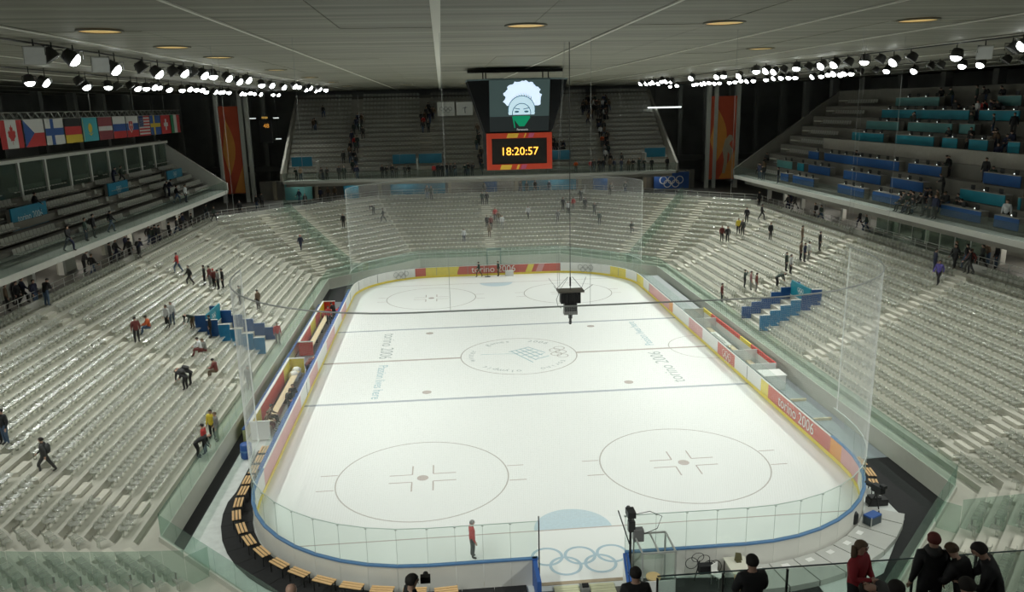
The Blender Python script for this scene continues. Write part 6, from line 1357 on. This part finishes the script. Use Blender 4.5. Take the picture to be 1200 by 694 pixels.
def make_body(kind, coat=False):
    J = pose_joints(kind); V = []; E = []; RA = []; cat = []; idx = {}
    def add(n, p, r, c):
        idx[n] = len(V); V.append(p); RA.append(r); cat.append(c); return idx[n]
    add('pel', J['pel'], RAD['pel'], 'leg')
    for a, b in (('pel', 'sp'), ('sp', 'ch'), ('ch', 'nk'), ('nk', 'hb'), ('hb', 'hm'), ('hm', 'ht')):
        add(b, J[b], RAD[b], 'torso' if b in ('sp', 'ch', 'nk') else 'head'); E.append((idx[a], idx[b]))
    head_c = Vector(J['hm'])
    hd = (Vector(J['ht']) - Vector(J['hb'])).normalized(); fw = Vector((0, 1, 0)); fw = (fw - hd * fw.dot(hd)).normalized()
    for n, s in (('l', -1), ('r', 1)):
        chain = [('ch', 'sh', 'torso'), ('sh', 'el', 'torso'), ('el', 'wr', 'torso')]
        prev = idx['ch']
        for k in ('sh', 'el', 'wr'):
            add(k + n, J[k + n], RAD[k], 'torso'); E.append((prev, idx[k + n])); prev = idx[k + n]
        d = (Vector(J['wr' + n]) - Vector(J['el' + n])).normalized(); side = d.cross(Vector((0, 0, 1)))
        side = side.normalized() if side.length > .2 else Vector((0, 1, 0))
        side = Vector((0, 1, 0)) - d * d.y; side.normalize()
        pm = Vector(J['wr' + n]) + d * .075
        pi_ = add('pm' + n, tuple(pm), (.038, .022), 'hand'); E.append((prev, pi_))
        nrm = d.cross(side)
        for q, (off, ln) in enumerate(((-.030, .062), (-.010, .075), (.010, .070), (.028, .058))):
            a = pm + d * .035 + side * off; b = a + d * ln * .55 + nrm * .008 * s; c = b + d * ln * .45 + nrm * .020 * s
            ia = add('f%d%s' % (q, n), tuple(a), .0105, 'hand'); ib = add('g%d%s' % (q, n), tuple(b), .0095, 'hand'); ic = add('h%d%s' % (q, n), tuple(c), .0075, 'hand')
            E += [(pi_, ia), (ia, ib), (ib, ic)]
        a = pm + side * .045 - d * .01; b = a + side * .02 + d * .035
        ia = add('t' + n, tuple(a), .012, 'hand'); ib = add('u' + n, tuple(b), .009, 'hand'); E += [(pi_, ia), (ia, ib)]
        prev = idx['pel']
        for k in ('hp', 'kn', 'an', 'to'):
            add(k + n, J[k + n], RAD[k], 'shoe' if k in ('to',) else 'leg'); E.append((prev, idx[k + n])); prev = idx[k + n]
    # nose and ears keep the head from being a bare egg
    add('nose', tuple(head_c + fw * .112 - hd * .012), .014, 'head'); E.append((idx['hm'], idx['nose']))
    for s in (-1, 1): add('ear%d' % s, (head_c.x + s * .092, head_c.y - .005, head_c.z), .016, 'head'); E.append((idx['hm'], idx['ear%d' % s]))
    me = skin_mesh('body', V, E, RA, 1)
    me.materials.clear()
    for m in (SKINM, PEOPLE_M['black'], PEOPLE_M['black'], SHOE): me.materials.append(m)
    segs = [(Vector(V[a]), Vector(V[b]), cat[b], (RA[b] if not isinstance(RA[b], tuple) else RA[b][0])) for a, b in E]
    nkz = Vector(J['nk'])
    for p in me.polygons:
        c = p.center; best = None
        for a, b, ct, r in segs:
            ab = b - a; t = max(0, min(1, (c - a).dot(ab) / max(ab.length_squared, 1e-9))); dd = (c - a - ab * t).length - r * .6
            if best is None or dd < best[0]: best = (dd, ct)
        if best[1] == 'head' and (c - nkz).dot(hd) < .035: best = (0, 'torso')
        p.material_index = {'head': 0, 'hand': 0, 'torso': 1, 'leg': 2, 'shoe': 3}[best[1]]
        p.use_smooth = True
    # hair cap and facial features
    up_, f_, sd = hd, fw, fw.cross(hd)
    Mx = Matrix((sd, f_, up_)).transposed().to_4x4(); Mx.translation = head_c
    hb = MB(); n = 12
    rows = 6
    for i in range(rows + 1):
        th = R(112) * i / rows
        for k in range(n):
            a = 2 * PI * k / n; front = math.sin(a)
            lim = th * (0.62 if front > 0.3 else 1.0)
            hb.v.append(tuple(Mx @ Vector((.106 * math.sin(lim) * math.cos(a), .118 * math.sin(lim) * math.sin(a) - .006, .112 * math.cos(lim) + .012))))
    for i in range(rows):
        for k in range(n): a = i * n + k; b = i * n + (k + 1) % n; hb.f.append((a, a + n, b + n, b)); hb.m.append(0)
    hair = hb.mesh('hair', PEOPLE_M['dark'], True)
    fc = MB()
    for s in (-1, 1):
        fc.box(Mx @ Vector((s * .036, .094, .004)), (.026, .012, .012)); fc.box(Mx @ Vector((s * .036, .096, .026)), (.036, .010, .007))
    fc.box(Mx @ Vector((0, .090, -.060)), (.045, .012, .010))
    face = fc.mesh('facial_features', mat('dark features', (0.10, 0.05, 0.04), 0.6))
    bk = MB(); ch = Vector(J['ch']); sp = Vector(J['sp']); ax = (ch - sp).normalized(); bf = Vector((0, 1, 0)); bf = (bf - ax * bf.dot(ax)).normalized()
    Mb = Matrix((bf.cross(ax), bf, ax)).transposed().to_4x4(); Mb.translation = sp.lerp(ch, .6) - bf * .2
    for z, ww, dd in ((-.22, .14, .07), (-.1, .17, .1), (.1, .17, .1), (.2, .11, .06)):
        for k in range(8): a = 2 * PI * k / 8 + PI / 8; bk.v.append(tuple(Mb @ Vector((ww * math.cos(a) * 1.08, dd * math.sin(a) * 1.08, z))))
    for i in range(3):
        for k in range(8): bk.f.append((i * 8 + k, i * 8 + (k + 1) % 8, i * 8 + 8 + (k + 1) % 8, i * 8 + 8 + k)); bk.m.append(0)
    bk.f += [tuple(reversed(range(8))), tuple(range(24, 32))]; bk.m += [0, 0]
    pack = bk.mesh('backpack', PEOPLE_M['dgrey'], True)
    return me, hair, face, pack
PC = dict(black=(.014, .014, .016), dgrey=(.05, .05, .05), grey=(.20, .20, .19), greygreen=(.22, .26, .21), navy=(.02, .025, .06), jeans=(.06, .10, .17), red=(.48, .04, .04), maroon=(.16, .035, .03), orange=(.55, .10, .02), brown=(.13, .085, .05), white=(.66, .67, .68), dgreen=(.03, .05, .04), yellow=(.65, .50, .04), purple=(.10, .08, .32), pink=(.32, .16, .17), dark=(.018, .014, .012), tan=(.35, .26, .17), dred=(.30, .02, .03))
PEOPLE_M = {k: mat('cloth ' + k, v, 0.75, noise=0.15, scale=8) for k, v in PC.items()}
SKINM = mat('skin', (0.50, 0.31, 0.23), 0.5, noise=0.06); SHOE = mat('shoe leather', (0.03, 0.028, 0.026), 0.5)
BODY = {k: make_body(k) for k in ('stand', 'walk', 'walk2', 'bend', 'sit', 'up', 'folded', 'hunch')}
def person(p, pose, facing, jacket, trousers, hat, extra, label, group=None, scale=1.0, features=False):
    me, hair, face, pack = BODY[pose]
    t = thing('person', label, 'person', p, R(facing), group); t.scale = (scale,) * 3
    b = link('body', me, t)
    for i, m in ((1, PEOPLE_M[jacket]), (2, PEOPLE_M[trousers])):
        b.material_slots[i].link = 'OBJECT'; b.material_slots[i].material = m
    if hat != 'bald':
        h = link('hair' if hat in ('dark', 'brown', 'tan', 'grey') else 'hat', hair, t)
        h.material_slots[0].link = 'OBJECT'; h.material_slots[0].material = PEOPLE_M[hat]
        if h.name.startswith('hat') and not label: pass
    if features: link('facial_features', face, t)
    if extra == 'pack': link('backpack', pack, t)
    return t
for p, pose, fac, ja, tr_, hat, ex, lab in PEOPLE_STAND:
    person(p, pose, fac, ja, tr_, hat, ex, lab, None, 1.0, True)
# on and beside the ice
person((-4.68, -27.84, 0), 'stand', 280, 'red', 'dgrey', 'grey', '', 'man in a red jacket standing on the ice behind the near goal line', None, 1.02, True)
rb = MB().tube([(0, 0, 0), (0.02, 0.25, 0.9), (0.02, 0.3, 1.25)], 0.018, 5).span((-0.3, -0.06, 0), (0.3, 0.02, 0.06))
person((-1.71, 29.3, 0), 'walk', 80, 'dgreen', 'brown', 'dark', '', 'left one of two ice workers at the far boards, walking', None, 1.0, True)
person((0.5, 29.3, 0), 'stand', 100, 'dgreen', 'brown', 'dark', '', 'right one of two ice workers at the far boards, upright', None, 1.0, True)
o = rb.build('ice_scraper', DSTEEL, None, loc=(-0.75, 29.1, 0)); tag(o, 'ice scraper between the two workers at the far boards', 'scraper')
person((-16.05, 11.2, 0.05), 'stand', 200, 'red', 'black', 'dark', '', 'person in a red top standing in the far team bench', None, 1.0, True)
person((-15.75, 12.6, 0.05), 'hunch', 60, 'black', 'black', 'dark', '', 'black-clad person leaning over the boards in the far team bench', None, 1.0, True)
person((-15.6, -9.9, 0.05), 'hunch', 200, 'black', 'dgrey', 'dark', '', 'left of two black-clad people standing together in the near team bench', None, 1.0, True)
person((-15.5, -9.3, 0.05), 'stand', 190, 'black', 'black', 'brown', '', 'right of two black-clad people standing together in the near team bench', None, 1.0, True)
person((-16.5, -11.6, 0.05), 'sit', 270, 'brown', 'dgrey', 'dark', '', 'far one of two brown-clad people sitting in the near team bench', None, 1.0, True)
person((-16.45, -12.7, 0.05), 'sit', 270, 'brown', 'maroon', 'brown', '', 'near one of two brown-clad people sitting in the near team bench', None, 1.0, True)
person((-15.65, -2.6, 0.05), 'bend', 330, 'maroon', 'navy', 'dark', '', 'person in maroon bending at the far end of the near team bench', None, 1.0, True)
person((-18.9, 3.2, 0.85), 'stand', 200, 'red', 'grey', 'dark', '', 'person in red on the left walkway in front of the blue stair screen', None, 1.0, True)
# foreground spectators at the rail of the near upper tier
FZ = 10.0
person((-0.54, -47.24, FZ), 'folded', 4, 'black', 'black', 'dark', '', 'man with short dark hair and black jacket at the bottom, right of the booth', None, 1.02, True)
w1 = person((1.42, -46.95, FZ), 'folded', 215, 'dred', 'black', 'brown', '', 'woman with long brown hair and red jacket facing back at the near rail', None, 1.0, True)
MB().tube([(-.09, -.05, 1.66), (-.11, -.04, 1.5), (-.10, -.02, 1.38)], [.05, .05, .03], 7).tube([(.09, -.05, 1.66), (.11, -.04, 1.5), (.10, -.02, 1.38)], [.05, .05, .03], 7).build('long_hair', PEOPLE_M['brown'], w1, True)
MB().tube([(-.27, 0, 1.2), (-.29, .02, 1.1), (-.25, .1, 1.06)], [.07, .062, .05], 8).build('yellow_sleeve_band', PEOPLE_M['orange'], w1, True)
person((1.55, -48.0, FZ), 'sit', 10, 'dred', 'black', 'dark', '', 'curly dark head in front of the woman in the red jacket', None, 1.2, True)
w2 = person((2.66, -47.05, FZ), 'stand', 350, 'black', 'black', 'maroon', '', 'person in a dark red knitted hat and long black coat at the near rail', None, 1.05, True)
MB().lathe([(0.13, 1.40), (0.15, 1.46), (0.11, 1.53)], 10).build('grey_scarf', PEOPLE_M['dgrey'], w2, True)
person((3.06, -47.35, FZ), 'hunch', 30, 'black', 'black', 'brown', '', 'brown-haired person in black, left of the broad hunched one at the near rail', None, 1.0, True)
person((3.40, -47.62, FZ), 'hunch', 60, 'black', 'black', 'dark', '', 'broad hunched person in black, rightmost at the near rail', None, 1.12, True)
person((1.98, -47.6, FZ), 'bend', 70, 'dgrey', 'black', 'dark', '', 'stooping person in a pale collar left of the one in the knitted hat', None, 1.0, True)
person((2.62, -48.1, FZ), 'sit', 0, 'dgrey', 'black', 'dark', '', 'low dark head below the person in the knitted hat', None, 1.22, True)
person((0.9, -48.6, FZ), 'sit', 0, 'black', 'black', 'dark', '', 'low black shape at the lower edge left of the woman in red', None, 1.15, True)
person((1.75, -48.5, FZ), 'sit', 0, 'black', 'black', 'bald', '', 'low rounded black shoulder right of the woman in red', None, 1.18, True)
person((-7.92, -47.0, FZ), 'stand', 0, 'black', 'black', 'bald', '', 'bald man at the bottom edge in front of the stools', None, 0.97, True)
person((-6.05, -47.0, FZ), 'folded', 285, 'black', 'black', 'dark', '', 'dark-haired person holding a camera at the bottom edge', None, 0.98, True)
person((-2.45, -47.2, FZ), 'stand', 0, 'black', 'black', 'dark', '', 'dark head at the bottom edge in front of the ice gate', None, 0.96, True)
o = MB().span((-.08, -.05, 0), (.08, .05, .11)).lathe([(.04, 0), (.045, .1)], 10, 0, Matrix.Translation((0, .05, .055)) @ Matrix.Rotation(-PI / 2, 4, 'X')).build('hand_camera', BLACK, None, loc=(-5.82, -46.85, FZ + 1.48)); tag(o, 'small black camera raised by the dark-haired person at the bottom edge', 'camera')
# crowds further off
rc = random.Random(21)
JK = ['black', 'black', 'dgrey', 'navy', 'dgreen', 'black', 'brown', 'dgrey']
def crowd(lst, label, group, facing, poses=('stand', 'walk', 'stand', 'hunch', 'walk2'), bright=0.06, jit=40, fz=None, order=None, ow=''):
    CW = dict(black='black', dgrey='dark grey', navy='navy', dgreen='dark green', brown='brown', white='white', red='red', orange='orange', grey='grey', tan='tan')
    for qi, p in enumerate(sorted(lst, key=order) if order else lst):
        ja = rc.choice(JK) if rc.random() > bright else rc.choice(['white', 'red', 'orange', 'grey', 'tan'])
        q = p if fz is None else fz(p)
        person(q, rc.choice(poses), facing + rc.uniform(-jit, jit), ja, rc.choice(['black', 'dgrey', 'navy', 'jeans']), rc.choice(['dark', 'dark', 'brown', 'dark', 'dgrey']), 'pack' if rc.random() < .15 else '', (label % CW[ja]) + ((', %s %s' % (nth(qi), ow)) if order else ''), group, rc.uniform(.95, 1.05))
NEARF = lambda p: p[1]
LEFTF = lambda p: p[0]
crowd(CROWD_LEFT_CONCOURSE, '%s-clad spectator on the left concourse', 'spectators on the left concourse', -60, order=NEARF, ow='from the camera')
crowd([(min(x, 33.4), y, z) for x, y, z in CROWD_RIGHT_CONCOURSE], '%s-clad spectator on the right concourse', 'spectators on the right concourse', 60, order=NEARF, ow='from the camera')
crowd([(x, min(y, 50.0), z) for x, y, z in CROWD_FAR_CONCOURSE], '%s-clad spectator on the far concourse', 'spectators on the far concourse', 180, order=LEFTF, ow='from the left')
crowd(CROWD_FAR_FRONT, '%s-clad spectator at the front glass of the far tier', 'spectators along the far tier front', 180, ('stand', 'folded', 'hunch'), 0.05, order=LEFTF, ow='from the left')
def far_step(p):
    k = max(0, min(17, int((p[1] - 48.5) / FP))); return (p[0], 48.5 + FP * (k + 0.4), 9.85 + FR * k)
UPF = lambda p: p[2]
crowd(CROWD_STAIR_LEFT, '%s-clad climber on the left stair of the far tier', 'spectators on the left far stair', 0, ('walk', 'walk2', 'stand'), .08, 30, far_step, UPF, 'from below')
crowd(CROWD_STAIR_MIDDLE, '%s-clad climber on the middle stairs of the far tier', 'spectators on the middle far stairs', 0, ('walk', 'walk2', 'stand'), .08, 30, far_step, UPF, 'from below')
crowd(CROWD_STAIR_RIGHT, '%s-clad climber on the right stair of the far tier', 'spectators on the right far stair', 0, ('walk', 'walk2', 'stand'), .08, 30, far_step, UPF, 'from below')
def right_step(p):
    x = max(p[0], 31.0); k = max([i for i in range(9) if DESK_X[i] - 0.35 <= x] or [-1])
    if k < 0: return (31.0, p[1], 10.0)
    return (DESK_X[k] + 0.55, p[1], DESK_Z[k])
crowd(CROWD_RIGHT_TIER, '%s-clad person among the right tier press desks', 'people among the press desks', 90, ('sit', 'stand', 'hunch', 'stand'), .05, 60, right_step, NEARF, 'from the camera')
def left_step(p):
    k = max([i for i in range(6) if p[0] <= LROW[i][0]] or [-1])
    return (max(p[0], -31.3) if k < 0 else LROW[k][0] - 0.3, p[1], 10.0 if k < 0 else LROW[k][1])
crowd(CROWD_LEFT_TIER, '%s-clad person on the left upper tier', 'people on the left upper tier', -80, ('stand', 'walk', 'hunch'), .2, 40, left_step, NEARF, 'from the camera')
